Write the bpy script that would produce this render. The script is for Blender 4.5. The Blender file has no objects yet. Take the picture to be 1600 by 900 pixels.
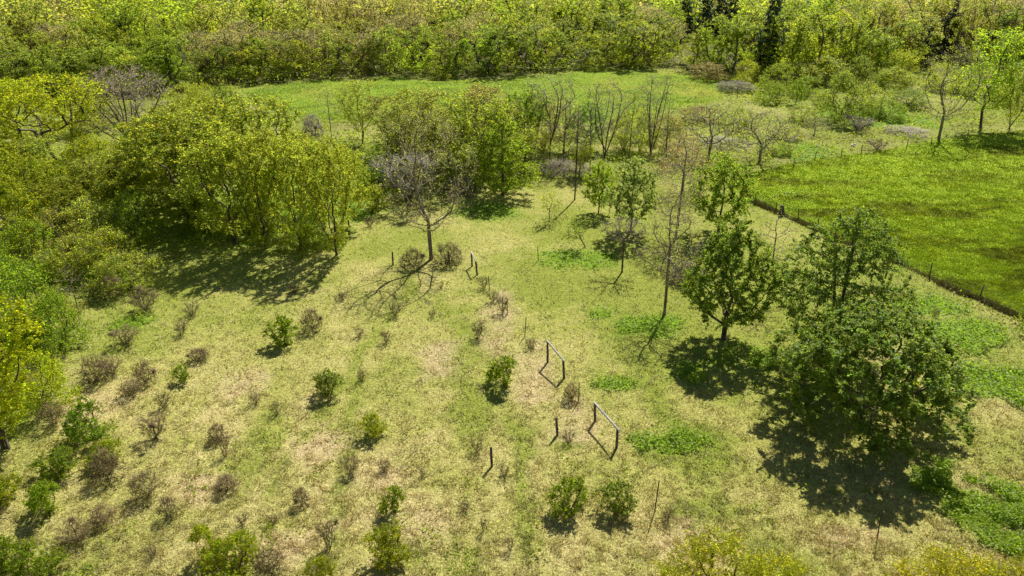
import bpy, math, random
import numpy as np
from mathutils import Vector

# ------------------------------------------------------------------ camera, light
S = bpy.context.scene
COL = S.collection
CAM_H, PITCH, FPX = 30.0, 26.0, 1217.0           # metres, degrees below horizontal, focal length in 1600 px frame
cam = bpy.data.cameras.new('camera'); co = bpy.data.objects.new('camera', cam); COL.objects.link(co)
cam.sensor_width = 36.0; cam.lens = 36.0 * FPX / 1600.0; cam.clip_start = 0.5; cam.clip_end = 6000
co.location = (0, 0, CAM_H); co.rotation_euler = (math.radians(90 - PITCH), 0, 0)
S.camera = co
SUN_EL, SUN_AZ = 50.0, 23.0                       # sun ahead of the camera, to the right (degrees from +Y towards +X)
w = bpy.data.worlds.new('World'); S.world = w; w.use_nodes = True
wn = w.node_tree; bg = wn.nodes['Background']
sky = wn.nodes.new('ShaderNodeTexSky'); sky.sky_type = 'NISHITA'; sky.sun_disc = False
sky.sun_elevation = math.radians(SUN_EL); sky.sun_rotation = math.radians(SUN_AZ)
wn.links.new(sky.outputs[0], bg.inputs[0]); bg.inputs[1].default_value = 0.05
sl = bpy.data.lights.new('sun', 'SUN'); sl.energy = 5.0; sl.angle = math.radians(0.5); sl.color = (1, .955, .88)
so = bpy.data.objects.new('sun', sl); COL.objects.link(so)
se, sa = math.radians(SUN_EL), math.radians(SUN_AZ)
sd = Vector((math.sin(sa) * math.cos(se), math.cos(sa) * math.cos(se), math.sin(se)))
so.rotation_euler = sd.to_track_quat('Z', 'Y').to_euler(); so.location = (40, 80, 120)
S.view_settings.view_transform = 'Standard'; S.view_settings.look = 'None'
S.view_settings.exposure = 0.66; S.view_settings.gamma = 1.0; S.view_settings.use_curve_mapping = False
S.cycles.max_bounces = 9; S.cycles.diffuse_bounces = 4; S.cycles.transmission_bounces = 7

rng = np.random.default_rng(7); random.seed(7)

# ------------------------------------------------------------------ noise, terrain, picking points
_perm = np.random.default_rng(99).random((512, 512))
def vnoise(x, y):
    xi = np.floor(x).astype(int); yi = np.floor(y).astype(int); fx = x - xi; fy = y - yi
    fx = fx * fx * (3 - 2 * fx); fy = fy * fy * (3 - 2 * fy)
    g = lambda a, b: _perm[a % 512, b % 512]
    return (g(xi, yi) * (1 - fx) + g(xi + 1, yi) * fx) * (1 - fy) + (g(xi, yi + 1) * (1 - fx) + g(xi + 1, yi + 1) * fx) * fy
def fbm(x, y, s, octv=4, off=0.0):
    x = np.asarray(x, float) / s + 37.3 + off; y = np.asarray(y, float) / s + 91.7 + off * 1.7
    t = 0; a = .5; n = 0
    for _ in range(octv):
        t = t + a * vnoise(x, y); n += a; x = x * 2.03 + 11.1; y = y * 2.03 + 5.3; a *= .5
    return t / n
def sstep(a, b, x):
    t = np.clip((x - a) / (b - a), 0, 1); return t * t * (3 - 2 * t)
def terr(x, y):
    x = np.asarray(x, float); y = np.asarray(y, float)
    z = (fbm(x, y, 14, 3) - .5) * .7 + (fbm(x, y, 2.2, 3, 5) - .5) * .16
    z = z * (1 - .6 * sstep(200, 400, np.hypot(x, y)))
    return z + np.maximum(0, y - 190) * .055 * sstep(190, 300, y) * (1 - .9 * sstep(500, 1500, y))
_c, _s = math.cos(math.radians(PITCH)), math.sin(math.radians(PITCH))
def ray(u, v):
    a = (u - 800) / FPX; b = (v - 450) / FPX
    return a, _c - b * _s, -_s - b * _c
def P(u, v):
    """where the photograph's pixel meets the ground"""
    a, dy, dz = ray(u, v); z = 0.0
    for _ in range(12):
        t = (z - CAM_H) / dz; z = float(terr(a * t, dy * t))
    return (a * t, dy * t, z)
def top_at(base, u, v):
    a, dy, dz = ray(u, v); t = base[1] / dy
    return (a * t, base[1], CAM_H + dz * t)
def depth(base): return base[1] * _c + (CAM_H - base[2]) * _s
def poly_px(pts): return np.array([P(u, v)[:2] for u, v in pts])
def sdist(poly, x, y):
    """signed distance to a polygon, positive inside"""
    x = np.asarray(x, float); y = np.asarray(y, float)
    d = np.full(x.shape, 1e9); ins = np.zeros(x.shape, bool); n = len(poly)
    for i in range(n):
        ax, ay = poly[i]; bx, by = poly[(i + 1) % n]
        ex, ey = bx - ax, by - ay; L = ex * ex + ey * ey + 1e-12
        t = np.clip(((x - ax) * ex + (y - ay) * ey) / L, 0, 1)
        d = np.minimum(d, np.hypot(x - ax - t * ex, y - ay - t * ey))
        c = (ay > y) != (by > y)
        ins ^= c & (x < ex * (y - ay) / (ey if abs(ey) > 1e-9 else 1e-9) + ax)
    return np.where(ins, d, -d)

LAWN = poly_px([(1142, 294), (1215, 330), (1295, 366), (1370, 396), (1430, 423), (1500, 455), (1600, 498), (1760, 575), (2000, 420), (1900, 180),
                (1600, 203), (1500, 212), (1430, 224), (1360, 238), (1290, 246), (1235, 256), (1165, 272)])
MEADOW = poly_px([(375, 139), (480, 128), (600, 121), (700, 124), (790, 123), (850, 117), (960, 108), (1050, 110), (1160, 126), (1190, 140), (1120, 156),
                  (1060, 172), (1000, 186), (860, 195), (700, 195), (560, 190), (470, 186), (400, 160)])
PASTURE = poly_px([(150, 480), (300, 395), (560, 330), (700, 300), (830, 275), (1000, 300), (1180, 300), (1290, 366), (1420, 430), (1600, 530), (1700, 640), (1900, 1100),
                   (-300, 1100), (-40, 760), (100, 620)])
WEEDS = [(1560, 600, 100, 34), (1540, 790, 80, 60), (1470, 750, 60, 40), (1590, 850, 60, 40), (1500, 520, 70, 34), (885, 403, 45, 18), (930, 405, 40, 16), (1080, 585, 40, 24), (937, 487, 26, 12),
         (1050, 690, 60, 18), (960, 600, 50, 14), (1450, 480, 60, 20), (160, 430, 60, 22), (200, 505, 45, 14), (1230, 310, 40, 14),
         (1010, 510, 60, 20), (1160, 560, 70, 26), (430, 330, 170, 50), (590, 280, 40, 30), (1360, 180, 110, 30), (1250, 235, 60, 20), (760, 330, 60, 20)]
WEEDS_G = []
for u, v, rx, ry in WEEDS:
    b = P(u, v); WEEDS_G.append((b[0], b[1], rx * depth(b) / FPX, ry * depth(b) / FPX / max(.3, -ray(u, v)[2])))
GREENS = [(720, 545, 22, 70), (740, 640, 40, 60), (1000, 470, 80, 60), (1080, 700, 90, 50), (930, 360, 120, 30), (860, 440, 70, 40), (810, 690, 22, 50), (640, 860, 60, 30), (890, 690, 30, 20), (400, 700, 40, 90), (1030, 560, 70, 40),
          (1100, 800, 60, 30), (1290, 470, 70, 60)]
for a_, b_, w_ in (((690, 470), (775, 610), 9), ((775, 610), (812, 720), 12), ((812, 720), (830, 900), 16), ((890, 440), (1010, 600), 16), ((1010, 600), (1130, 800), 22), ((640, 450), (420, 760), 14), ((560, 560), (520, 880), 16)):
    for q in np.linspace(0, 1, 9): GREENS.append((a_[0] + (b_[0] - a_[0]) * q, a_[1] + (b_[1] - a_[1]) * q, w_, w_ * 1.2))
GREENS_G = []
for u, v, rx, ry in GREENS:
    b = P(u, v); GREENS_G.append((b[0], b[1], rx * depth(b) / FPX, ry * depth(b) / FPX / max(.3, -ray(u, v)[2])))
DRYS_G = []
for u, v, rx, ry in ((835, 585, 45, 60), (905, 655, 55, 40), (1080, 850, 95, 45), (600, 745, 60, 30), (650, 835, 60, 40), (300, 765, 70, 30), (430, 855, 80, 40), (690, 560, 40, 40), (780, 500, 30, 60), (130, 640, 60, 30), (500, 700, 50, 30), (1330, 840, 80, 20), (1390, 560, 50, 20), (380, 600, 50, 26)):
    b = P(u, v); DRYS_G.append((b[0], b[1], rx * depth(b) / FPX, ry * depth(b) / FPX / max(.3, -ray(u, v)[2])))
def blobs(lst, x, y):
    m = np.zeros(np.shape(x)); wx = (fbm(x, y, 1.6, 3, 2) - .5) * 1.1
    for bx, by, rx, ry in lst:
        d = np.sqrt(((x - bx) / rx) ** 2 + ((y - by) / ry) ** 2)
        m = np.maximum(m, 1 - sstep(.55, 1.15, d + wx))
    return m
def mix(a, b, t): return a * (1 - t[..., None]) + b * t[..., None]
# the edge of the wood
FRONT = [(-120, 175), (0, 165), (120, 158), (250, 152), (330, 140), (385, 134), (480, 127), (600, 120), (700, 122), (790, 121), (850, 115), (960, 107), (1050, 109), (1100, 114), (1160, 122), (1200, 130), (1290, 130), (1380, 128), (1430, 112), (1500, 112), (1600, 104), (1720, 100)]
fp = np.array([P(u, v)[:2] for u, v in FRONT]); slope = fp[:, 0] / fp[:, 1]
def front_y(x, y):
    return np.interp(x / y, slope, fp[:, 1])
RGB = lambda *c: np.array(c, float)
STRAW, STRAW2, GRN, OLIVE = RGB(.415, .36, .155), RGB(.37, .285, .13), RGB(.205, .235, .036), RGB(.315, .303, .084)
LAWN_A, LAWN_B, MEAD_A, MEAD_B, WEED, FLOOR = RGB(.240, .332, .018), RGB(.120, .148, .008), RGB(.205, .295, .022), RGB(.30, .32, .045), RGB(.12, .22, .012), RGB(.17, .165, .055)
def albedo(x, y):
    """what grows on the ground at x, y: (colour, lawn, meadow, weed, pasture)"""
    n1 = fbm(x, y, 7, 4); n2 = fbm(x, y, 1.1, 3, 9); n3 = fbm(x, y, 2.6, 3, 21)
    g = np.clip((n1 - .47) * 1.2 + .46 + (n2 - .5) * .7, 0, 1)
    gr = blobs(GREENS_G, x, y); g = np.clip(g + gr * .62 + .25 * sstep(3, 16, x) * sstep(28, 50, y) + .28 * sstep(38, 62, y), 0, 1)
    col = mix(mix(STRAW * np.ones(np.shape(x) + (3,)), STRAW2, np.clip((n3 - .5) * 3.5, 0, 1) * .45), OLIVE, np.clip(g * 2, 0, 1))
    col = mix(col, GRN, np.clip(g * 2 - 1, 0, 1))
    dr = blobs(DRYS_G, x, y) * (.45 + .55 * sstep(.4, .6, n2)); col = mix(col, RGB(.43, .335, .185), dr * .75)
    pas = sstep(-2.5, 1.5, sdist(PASTURE, x, y) + (n3 - .5) * 4)
    rough = mix(RGB(.19, .22, .035) * np.ones(np.shape(x) + (3,)), RGB(.30, .285, .085), np.clip((n1 - .5) * 4 + (n3 - .5) * 2, 0, 1))
    rough = mix(rough, FLOOR, np.clip((n3 - .5) * 3, 0, 1) * .7)
    col = mix(rough, col, pas)
    wd = blobs(WEEDS_G, x, y) * sstep(.30, .50, n3 * .6 + n2 * .4 + .06)
    col = mix(col, WEED, wd * .8)
    la = sstep(-.5, .6, sdist(LAWN, x, y) + (n2 - .5) * 1.2)
    lp = sstep(.46, .64, fbm(x * .42, y * 1.15, 3.0, 4, 31)) * (.55 + .45 * sstep(.4, .6, fbm(x, y, 20, 2, 3)))
    lc = mix(mix(LAWN_A * np.ones(np.shape(x) + (3,)), LAWN_B, lp), RGB(.27, .34, .014), np.clip((n2 - .5) * 2.6, 0, 1))
    col = mix(col, lc, la)
    me = sstep(-1.5, 2.5, sdist(MEADOW, x, y) + (n3 - .5) * 5)
    mc = mix(MEAD_A * np.ones(np.shape(x) + (3,)), MEAD_B, np.clip(sstep(20, 55, x) * .8 + (n1 - .5) * 2, 0, 1))
    col = mix(col, mc, me)
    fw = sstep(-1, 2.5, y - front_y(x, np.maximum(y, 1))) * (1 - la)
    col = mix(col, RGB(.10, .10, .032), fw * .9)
    return col, la, me, wd, pas

# ------------------------------------------------------------------ materials
def mat(name):
    m = bpy.data.materials.new(name); m.use_nodes = True; m.node_tree.nodes.clear()
    return m, m.node_tree.nodes, m.node_tree.links
def N(nodes, t, **kw):
    n = nodes.new(t)
    for k, v in kw.items(): setattr(n, k, v)
    return n
def math_n(nodes, links, op, a, b):
    n = N(nodes, 'ShaderNodeMath', operation=op)
    for i, q in enumerate((a, b)):
        if hasattr(q, 'is_linked'): links.new(q, n.inputs[i])
        else: n.inputs[i].default_value = q
    return n.outputs[0]
def vmul(nodes, links, a, b):
    n = N(nodes, 'ShaderNodeVectorMath', operation='MULTIPLY')
    for i, q in enumerate((a, b)):
        if hasattr(q, 'is_linked'): links.new(q, n.inputs[i])
        else: n.inputs[i].default_value = q
    return n.outputs[0]

def ground_material():
    m, n, l = mat('pasture turf')
    att = N(n, 'ShaderNodeAttribute', attribute_name='tint')
    geo = N(n, 'ShaderNodeNewGeometry')
    def noise(scale, detail):
        t = N(n, 'ShaderNodeTexNoise'); t.inputs['Scale'].default_value = scale; t.inputs['Detail'].default_value = detail
        l.new(geo.outputs['Position'], t.inputs['Vector']); return t
    a = noise(1.9, 6); b = noise(6.5, 6)
    f = math_n(n, l, 'ADD', math_n(n, l, 'MULTIPLY', a.outputs[0], .45), math_n(n, l, 'MULTIPLY', b.outputs[0], 1.8))
    f = math_n(n, l, 'SUBTRACT', f, .13)
    c = vmul(n, l, att.outputs['Color'], f)
    p = N(n, 'ShaderNodeBsdfPrincipled'); p.inputs['Roughness'].default_value = .95; p.inputs['Specular IOR Level'].default_value = .1
    l.new(c, p.inputs['Base Color'])
    bp = N(n, 'ShaderNodeBump'); bp.inputs['Strength'].default_value = .8; bp.inputs['Distance'].default_value = .12
    l.new(math_n(n, l, 'ADD', b.outputs[0], math_n(n, l, 'MULTIPLY', a.outputs[0], 1.2)), bp.inputs['Height']); l.new(bp.outputs[0], p.inputs['Normal'])
    o = N(n, 'ShaderNodeOutputMaterial'); l.new(p.outputs[0], o.inputs[0]); return m
def leaf_material(name, attr_tint=False, trans=.70, boost=(2.8, 3.05, 1.6), gloss=.0):
    """thin leaf: reflects and lets light through; tone varies from leaf to leaf"""
    m, n, l = mat(name)
    tone = N(n, 'ShaderNodeAttribute', attribute_name='tint' if attr_tint else 'tone')
    if attr_tint: c = tone.outputs['Color']
    else:
        oi = N(n, 'ShaderNodeObjectInfo')
        c = vmul(n, l, oi.outputs['Color'], tone.outputs['Color'])
    d = N(n, 'ShaderNodeBsdfPrincipled'); d.inputs['Roughness'].default_value = .5; d.inputs['Specular IOR Level'].default_value = .25 + gloss
    l.new(c, d.inputs['Base Color'])
    t = N(n, 'ShaderNodeBsdfTranslucent'); l.new(vmul(n, l, c, boost), t.inputs[0])
    x = N(n, 'ShaderNodeMixShader'); x.inputs[0].default_value = trans
    l.new(d.outputs[0], x.inputs[1]); l.new(t.outputs[0], x.inputs[2])
    o = N(n, 'ShaderNodeOutputMaterial'); l.new(x.outputs[0], o.inputs[0]); return m
def bark_material(name, c1, c2, scale=6, objcol=False):
    m, n, l = mat(name)
    tc = N(n, 'ShaderNodeTexCoord'); mp = N(n, 'ShaderNodeMapping'); mp.inputs['Scale'].default_value = (1, 1, .25)
    l.new(tc.outputs['Object'], mp.inputs['Vector'])
    t = N(n, 'ShaderNodeTexNoise'); t.inputs['Scale'].default_value = scale; t.inputs['Detail'].default_value = 5; l.new(mp.outputs[0], t.inputs['Vector'])
    r = N(n, 'ShaderNodeValToRGB'); r.color_ramp.elements[0].color = (*c1, 1); r.color_ramp.elements[1].color = (*c2, 1)
    r.color_ramp.elements[0].position = .35; r.color_ramp.elements[1].position = .65
    l.new(t.outputs[0], r.inputs[0])
    p = N(n, 'ShaderNodeBsdfPrincipled'); p.inputs['Roughness'].default_value = .85; p.inputs['Specular IOR Level'].default_value = .2
    c = r.outputs[0]
    if objcol: c = vmul(n, l, c, N(n, 'ShaderNodeObjectInfo').outputs['Color'])
    l.new(c, p.inputs['Base Color'])
    bp = N(n, 'ShaderNodeBump'); bp.inputs['Strength'].default_value = .6; bp.inputs['Distance'].default_value = .03
    l.new(t.outputs[0], bp.inputs['Height']); l.new(bp.outputs[0], p.inputs['Normal'])
    o = N(n, 'ShaderNodeOutputMaterial'); l.new(p.outputs[0], o.inputs[0]); return m
M_GROUND = ground_material()
M_GRASS = leaf_material('grass blades', True, .35, (1.3, 1.25, .8))
M_WEED = leaf_material('weed leaves', True, .55, (2.0, 2.3, .8))
M_LEAF = leaf_material('spring leaves')
M_DARKLEAF = leaf_material('dense summer leaves', False, .50, (2.4, 2.5, 1.2), .0)
M_NEEDLE = leaf_material('conifer needles', False, .3, (1.6, 1.8, 1.2))
M_BARK = bark_material('brown bark', (.055, .042, .03), (.15, .12, .09))
M_GREYBARK = bark_material('grey bark', (.12, .10, .07), (.30, .255, .185))
M_TWIG = bark_material('twigs', (.8, .8, .8), (1.2, 1.2, 1.2), 3, True)
M_WOOD = bark_material('weathered post wood', (.05, .042, .034), (.16, .135, .11), 9)
M_RAIL = bark_material('silvered rail wood', (.26, .245, .225), (.46, .44, .41), 9)
M_STEEL = bark_material('rusted steel', (.035, .03, .025), (.10, .075, .055), 20)
M_WIRE = bark_material('fence wire', (.12, .11, .10), (.22, .21, .2), 20)
M_SOIL = bark_material('dark soil', (.035, .028, .018), (.075, .06, .035), 8)
M_WHITE = bark_material('white sackcloth', (.70, .69, .66), (.82, .81, .79), 4)

# ------------------------------------------------------------------ mesh helpers
def mesh_np(name, verts, faces, material=None, tint=None, tone=None, smooth=False):
    """faces: list of integer arrays (n,3) or (n,4)"""
    me = bpy.data.meshes.new(name); verts = np.asarray(verts, np.float32)
    me.vertices.add(len(verts)); me.vertices.foreach_set('co', verts.ravel())
    faces = [np.asarray(f, np.int32) for f in faces if len(f)]
    nl = sum(f.size for f in faces); npoly = sum(len(f) for f in faces)
    me.loops.add(nl); me.polygons.add(npoly)
    me.loops.foreach_set('vertex_index', np.concatenate([f.ravel() for f in faces]))
    tot = np.concatenate([np.full(len(f), f.shape[1], np.int32) for f in faces])
    me.polygons.foreach_set('loop_start', np.concatenate([[0], np.cumsum(tot)[:-1]]).astype(np.int32))
    if smooth: me.polygons.foreach_set('use_smooth', np.ones(npoly, bool))
    for nm, arr in (('tint', tint), ('tone', tone)):
        if arr is not None:
            at = me.attributes.new(nm, 'FLOAT_COLOR', 'POINT')
            at.data.foreach_set('color', np.concatenate([arr, np.ones((len(arr), 1))], 1).astype(np.float32).ravel())
    me.update(calc_edges=True)
    if material: me.materials.append(material)
    return me
def link(name, data, parent=None):
    o = bpy.data.objects.new(name, data); COL.objects.link(o)
    if parent: o.parent = parent
    return o
def tag(o, label=None, cat=None, group=None, kind=None):
    for k, v in (('label', label), ('category', cat), ('group', group), ('kind', kind)):
        if v: o[k] = v
    return o
def unit(v): return v / (np.linalg.norm(v, axis=-1, keepdims=True) + 1e-9)

# ------------------------------------------------------------------ the ground, lawn and meadow (one continuous grid split by what grows there)
def spaced(a, b, st, lo, hi):
    c = list(np.arange(a, b + 1e-6, st)); d = st; x = c[-1]
    while x < hi: d *= 1.18; x += d; c.append(x)
    d = st; x = c[0]; pre = []
    while x > lo: d *= 1.18; x -= d; pre.append(x)
    return np.array(pre[::-1] + c)
gx = spaced(-70, 95, .75, -2500, 2500); gy = spaced(15, 172, .75, -800, 3000)
GX, GY = np.meshgrid(gx, gy); gz = terr(GX, GY)
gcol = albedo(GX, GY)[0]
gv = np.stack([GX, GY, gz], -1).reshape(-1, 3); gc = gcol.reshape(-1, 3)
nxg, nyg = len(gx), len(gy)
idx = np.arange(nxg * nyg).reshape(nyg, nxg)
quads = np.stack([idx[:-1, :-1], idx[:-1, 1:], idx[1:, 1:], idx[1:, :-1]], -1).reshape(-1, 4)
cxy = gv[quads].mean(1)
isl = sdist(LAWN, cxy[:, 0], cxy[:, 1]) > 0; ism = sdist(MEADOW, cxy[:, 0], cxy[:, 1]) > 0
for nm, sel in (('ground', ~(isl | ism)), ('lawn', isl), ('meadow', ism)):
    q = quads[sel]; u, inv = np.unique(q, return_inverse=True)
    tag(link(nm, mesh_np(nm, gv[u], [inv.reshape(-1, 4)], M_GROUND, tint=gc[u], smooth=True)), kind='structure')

# ------------------------------------------------------------------ grass, weeds: real blades, far too many to count
def blades(n, x, y, hgt, wid, lean, col, jit=.25):
    n = len(x); z = terr(x, y) - .01
    az = rng.uniform(0, 2 * np.pi, n); le = np.clip(rng.normal(lean[0], lean[1], n), 0, 1.45); a2 = rng.uniform(0, np.pi, n)
    h = hgt * rng.uniform(.55, 1.35, n); wd = wid * rng.uniform(.6, 1.4, n)
    tip = np.stack([x + np.sin(le) * np.cos(az) * h, y + np.sin(le) * np.sin(az) * h, z + np.cos(le) * h + .02], -1)
    sx, sy = np.cos(a2) * wd / 2, np.sin(a2) * wd / 2
    v = np.stack([np.stack([x - sx, y - sy, z], -1), np.stack([x + sx, y + sy, z], -1), tip], 1).reshape(-1, 3)
    c = np.repeat(col * rng.uniform(1 - jit, 1 + jit, (n, 1)) * rng.uniform(.93, 1.07, (n, 3)), 3, 0)
    return v, np.arange(3 * n).reshape(-1, 3), c
def sample_view(n, vmin, vmax, umin=-60, umax=1660, power=.55):
    """ground points that the camera can see, denser close by"""
    u = rng.uniform(umin, umax, n); t = rng.random(n); v = vmin + (vmax - vmin) * t ** power
    a = (u - 800) / FPX; b = (v - 450) / FPX
    dy = _c - b * _s; dz = -_s - b * _c; t = -CAM_H / dz
    return a * t, dy * t
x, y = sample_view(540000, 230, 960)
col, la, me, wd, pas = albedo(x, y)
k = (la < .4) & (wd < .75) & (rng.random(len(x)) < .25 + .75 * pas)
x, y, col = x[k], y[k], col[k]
dd = np.hypot(x, y)
clump = fbm(x, y, .42, 2, 60)
hgt = (.05 + .15 * sstep(.45, .66, clump)) * (.8 + dd / 90); dry = rng.random(len(x)) < .34
col = np.where(dry[:, None], mix(col, RGB(.60, .52, .32) * np.ones_like(col), np.full(len(x), .6)), col)
v_, f_, c_ = blades(0, x, y, hgt, .028 + dd * .0006, (1.0, .33), col * 1.12, .32)
tag(link('pasture_grass', mesh_np('pasture_grass', v_, [f_], M_GRASS, tint=c_)), 'short dry and green grass covering the open pasture', 'grass', kind='stuff')
x, y = sample_view(330000, 195, 520, 1100, 1660, .8)
col, la, me, wd, pas = albedo(x, y); k = la > .55; x, y, col = x[k], y[k], col[k]; dd = np.hypot(x, y)
v_, f_, c_ = blades(0, x, y, .10 + .12 * sstep(.4, .65, fbm(x, y, .9, 2, 12)), .05 + dd * .0007, (.75, .3), col * 1.05, .18)
tag(link('lawn_grass', mesh_np('lawn_grass', v_, [f_], M_GRASS, tint=c_)), 'bright lush grass of the fenced paddock on the right', 'grass', kind='stuff')
x, y = sample_view(260000, 100, 200, 340, 1240, 1)
col, la, me, wd, pas = albedo(x, y); k = me > .5; x, y, col = x[k], y[k], col[k]
v_, f_, c_ = blades(0, x, y, .10 + .12 * sstep(.45, .6, fbm(x, y, 2.5, 3, 12)), .14, (1.1, .25), col * 1.05, .2)
tag(link('meadow_grass', mesh_np('meadow_grass', v_, [f_], M_GRASS, tint=c_)), 'fresh green grass of the meadow in front of the wood', 'grass', kind='stuff')
# leafy weeds: short rosettes of broad leaves
x, y = sample_view(420000, 150, 960, -60, 1660, .6)
col, la, me, wd, pas = albedo(x, y); k = (wd > .5) | ((la < .3) & (me < .3) & (y < 140) & (rng.random(len(x)) < .10 * sstep(.62, .75, fbm(x, y, 1.8, 3, 44)) + .25 * (1 - pas) * sstep(.5, .65, fbm(x, y, 3, 3, 70))))
x, y = x[k], y[k]; n = len(x); dd = np.hypot(x, y)
h = rng.random(n) ** .7 * .75 * (.12 + .88 * sstep(.40, .66, fbm(x, y, .9, 2, 15)))
c = np.stack([x, y, terr(x, y) + h + .03], -1)
ax = unit(np.stack([rng.normal(size=n), rng.normal(size=n), rng.normal(0, .35, n)], -1)); sd_ = unit(np.cross(ax, unit(rng.normal(0, .5, (n, 3)) + [0, 0, 1])))
L = ((.12 + dd * .0012) * rng.uniform(.6, 1.4, n))[:, None]
v_ = np.stack([c - ax * L * .5, c + sd_ * L * .28, c + ax * L * .5, c - sd_ * L * .28], 1).reshape(-1, 3)
wc = mix(RGB(.155, .225, .010) * np.ones((n, 3)), RGB(.25, .295, .016), rng.random(n)) * rng.uniform(.75, 1.25, (n, 1))
tag(link('weeds', mesh_np('weeds', v_, [np.arange(4 * n).reshape(-1, 4)], M_WEED, tint=np.repeat(wc, 4, 0))), 'patches of low bright green broad-leaved weeds', 'weeds', kind='stuff')

# undergrowth: low scrub that fills the rough ground between the trees
x, y = sample_view(520000, 85, 620, -80, 1680, .9)
col, la, me, wd, pas = albedo(x, y)
mound = sstep(.42, .64, fbm(x, y, 2.4, 3, 81)) * (.45 + .55 * sstep(.40, .6, fbm(x, y, 11, 2, 87)))
fd = y - front_y(x, np.maximum(y, 1)); k = (((1 - pas) * (1 - la) * (1 - me) > .6) | (fd > -2.5)) & (rng.random(len(x)) < .15 + .85 * np.maximum(mound, (fd > -2) & (fd < 9))); x, y, mound = x[k], y[k], mound[k]; n = len(x); dd = np.hypot(x, y)
fd = y - front_y(x, np.maximum(y, 1)); edge = sstep(-2.5, .5, fd) * (1 - sstep(6, 12, fd)); h = rng.random(n) ** .6 * (1.25 * mound + 2.6 * edge * sstep(.3, .6, fbm(x, y, 2.6, 2, 5))) + .03
c = np.stack([x, y, terr(x, y) + h], -1)
nr = unit(rng.normal(0, .6, (n, 3)) + [0, 0, .6]); ax = unit(np.cross(nr, unit(rng.normal(size=(n, 3))))); sd_ = np.cross(nr, ax); L = ((.10 + dd * .0016) * rng.uniform(.6, 1.4, n))[:, None]
v_ = np.stack([c - ax * L * .5, c + sd_ * L * .3, c + ax * L * .5, c - sd_ * L * .3], 1).reshape(-1, 3)
tn = np.clip((fbm(x, y, 4, 3, 93) - .38) * 4, 0, 1)
wc = mix(mix(RGB(.165, .20, .022) * np.ones((n, 3)), RGB(.235, .24, .03), rng.random(n)), RGB(.20, .165, .07), (tn > .88) * .7) * rng.uniform(.75, 1.25, (n, 1))
tag(link('undergrowth', mesh_np('undergrowth', v_, [np.arange(4 * n).reshape(-1, 4)], M_WEED, tint=np.repeat(wc, 4, 0))), 'low olive and green scrub covering the rough ground between the trees', 'undergrowth', kind='stuff')
print('undergrowth', n)

# ------------------------------------------------------------------ tree growing
def crown_points(R_, n, H, R, base, profile, lobes=0, shell=.45):
    out = []
    lc = None
    while len(out) < n:
        t = R_.random(n * 3); a = R_.uniform(0, 2 * np.pi, n * 3); rr = R_.random(n * 3) ** shell
        if profile == 'round': pr = np.sqrt(np.clip(1 - (2 * t - 1) ** 2, 0, 1))
        elif profile == 'egg': pr = np.sin(np.pi * np.clip(t, 0, 1) ** .75) ** .8
        elif profile == 'dome': pr = np.sqrt(np.clip(1 - t ** 2, 0, 1))
        elif profile == 'cone': pr = (1 - t) ** .8 * (.35 + .65 * sstep(0, .18, t)) + .03
        elif profile == 'vase': pr = (.18 + .82 * t ** .8) * np.sqrt(np.clip(1 - np.clip((t - .8) / .2, 0, 1) ** 2, 0, 1) + .02)
        elif profile == 'fan': pr = (.12 + .9 * t ** .6) * np.sqrt(np.clip(1 - np.clip((t - .6) / .4, 0, 1) ** 2, 0, 1) + .02)
        elif profile == 'column': pr = np.clip(np.minimum(t * 5, (1 - t) * 2.2), 0, 1) ** .6
        elif profile == 'mound': pr = np.sqrt(np.clip(1 - t ** 3.2, 0, 1)) * (.72 + .28 * np.minimum(1, t * 4))
        elif profile == 'pear': pr = np.sin(np.pi * np.clip(t, 0, 1) ** .55) ** .75 * (.55 + .45 * np.minimum(1, t * 6))
        elif profile == 'flat': pr = np.sqrt(np.clip(1 - (2 * t - 1) ** 2, 0, 1))
        p = np.stack([rr * pr * R * np.cos(a), rr * pr * R * np.sin(a), H * base + t * H * (1 - base)], -1)
        if lobes:
            if lc is None: lc = p[R_.choice(len(p), lobes, False)]
            d = np.linalg.norm(p[:, None] - lc[None], axis=2).min(1)
            p = p[d < (1.35 * R / max(1, lobes) ** .40) * R_.uniform(.5, 1, len(p))]
        out = p if len(out) == 0 else np.concatenate([out, p])
    return out[:n]
def colonize(R_, attr, starts, step, infl, kill, iters=90, trop=(0, 0, .12), wig=.16):
    nodes = []; par = []
    for st in starts:
        for i, p in enumerate(st): nodes.append(np.array(p, float)); par.append(-1 if i == 0 else len(nodes) - 2)
    nodes = list(nodes); A = attr.copy()
    nd = np.full(len(A), 1e9); ni = np.zeros(len(A), int); new = list(range(len(nodes))); trop = np.array(trop)
    for it in range(iters):
        if new:
            X = np.array([nodes[i] for i in new]); D = np.linalg.norm(A[:, None] - X[None], axis=2)
            j = D.argmin(1); dm = D[np.arange(len(A)), j]; b = dm < nd
            nd[b] = dm[b]; ni[b] = np.array(new)[j[b]]
        keep = nd > kill; A, nd, ni = A[keep], nd[keep], ni[keep]
        if len(A) == 0: break
        act = nd < infl
        if not act.any(): infl *= 1.6; new = []; continue
        ids = np.unique(ni[act]); new = []
        Aa, na = A[act], ni[act]
        for i in ids:
            d = unit(Aa[na == i] - nodes[i]).mean(0)
            d = unit(unit(d) + trop + R_.normal(0, wig, 3)); p = nodes[i] + d * step
            if any(np.abs(p - nodes[q]).sum() < step * .3 for q in new[-6:]): continue
            nodes.append(p); par.append(int(i)); new.append(len(nodes) - 1)
        if not new: break
    return np.array(nodes), np.array(par)
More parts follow.
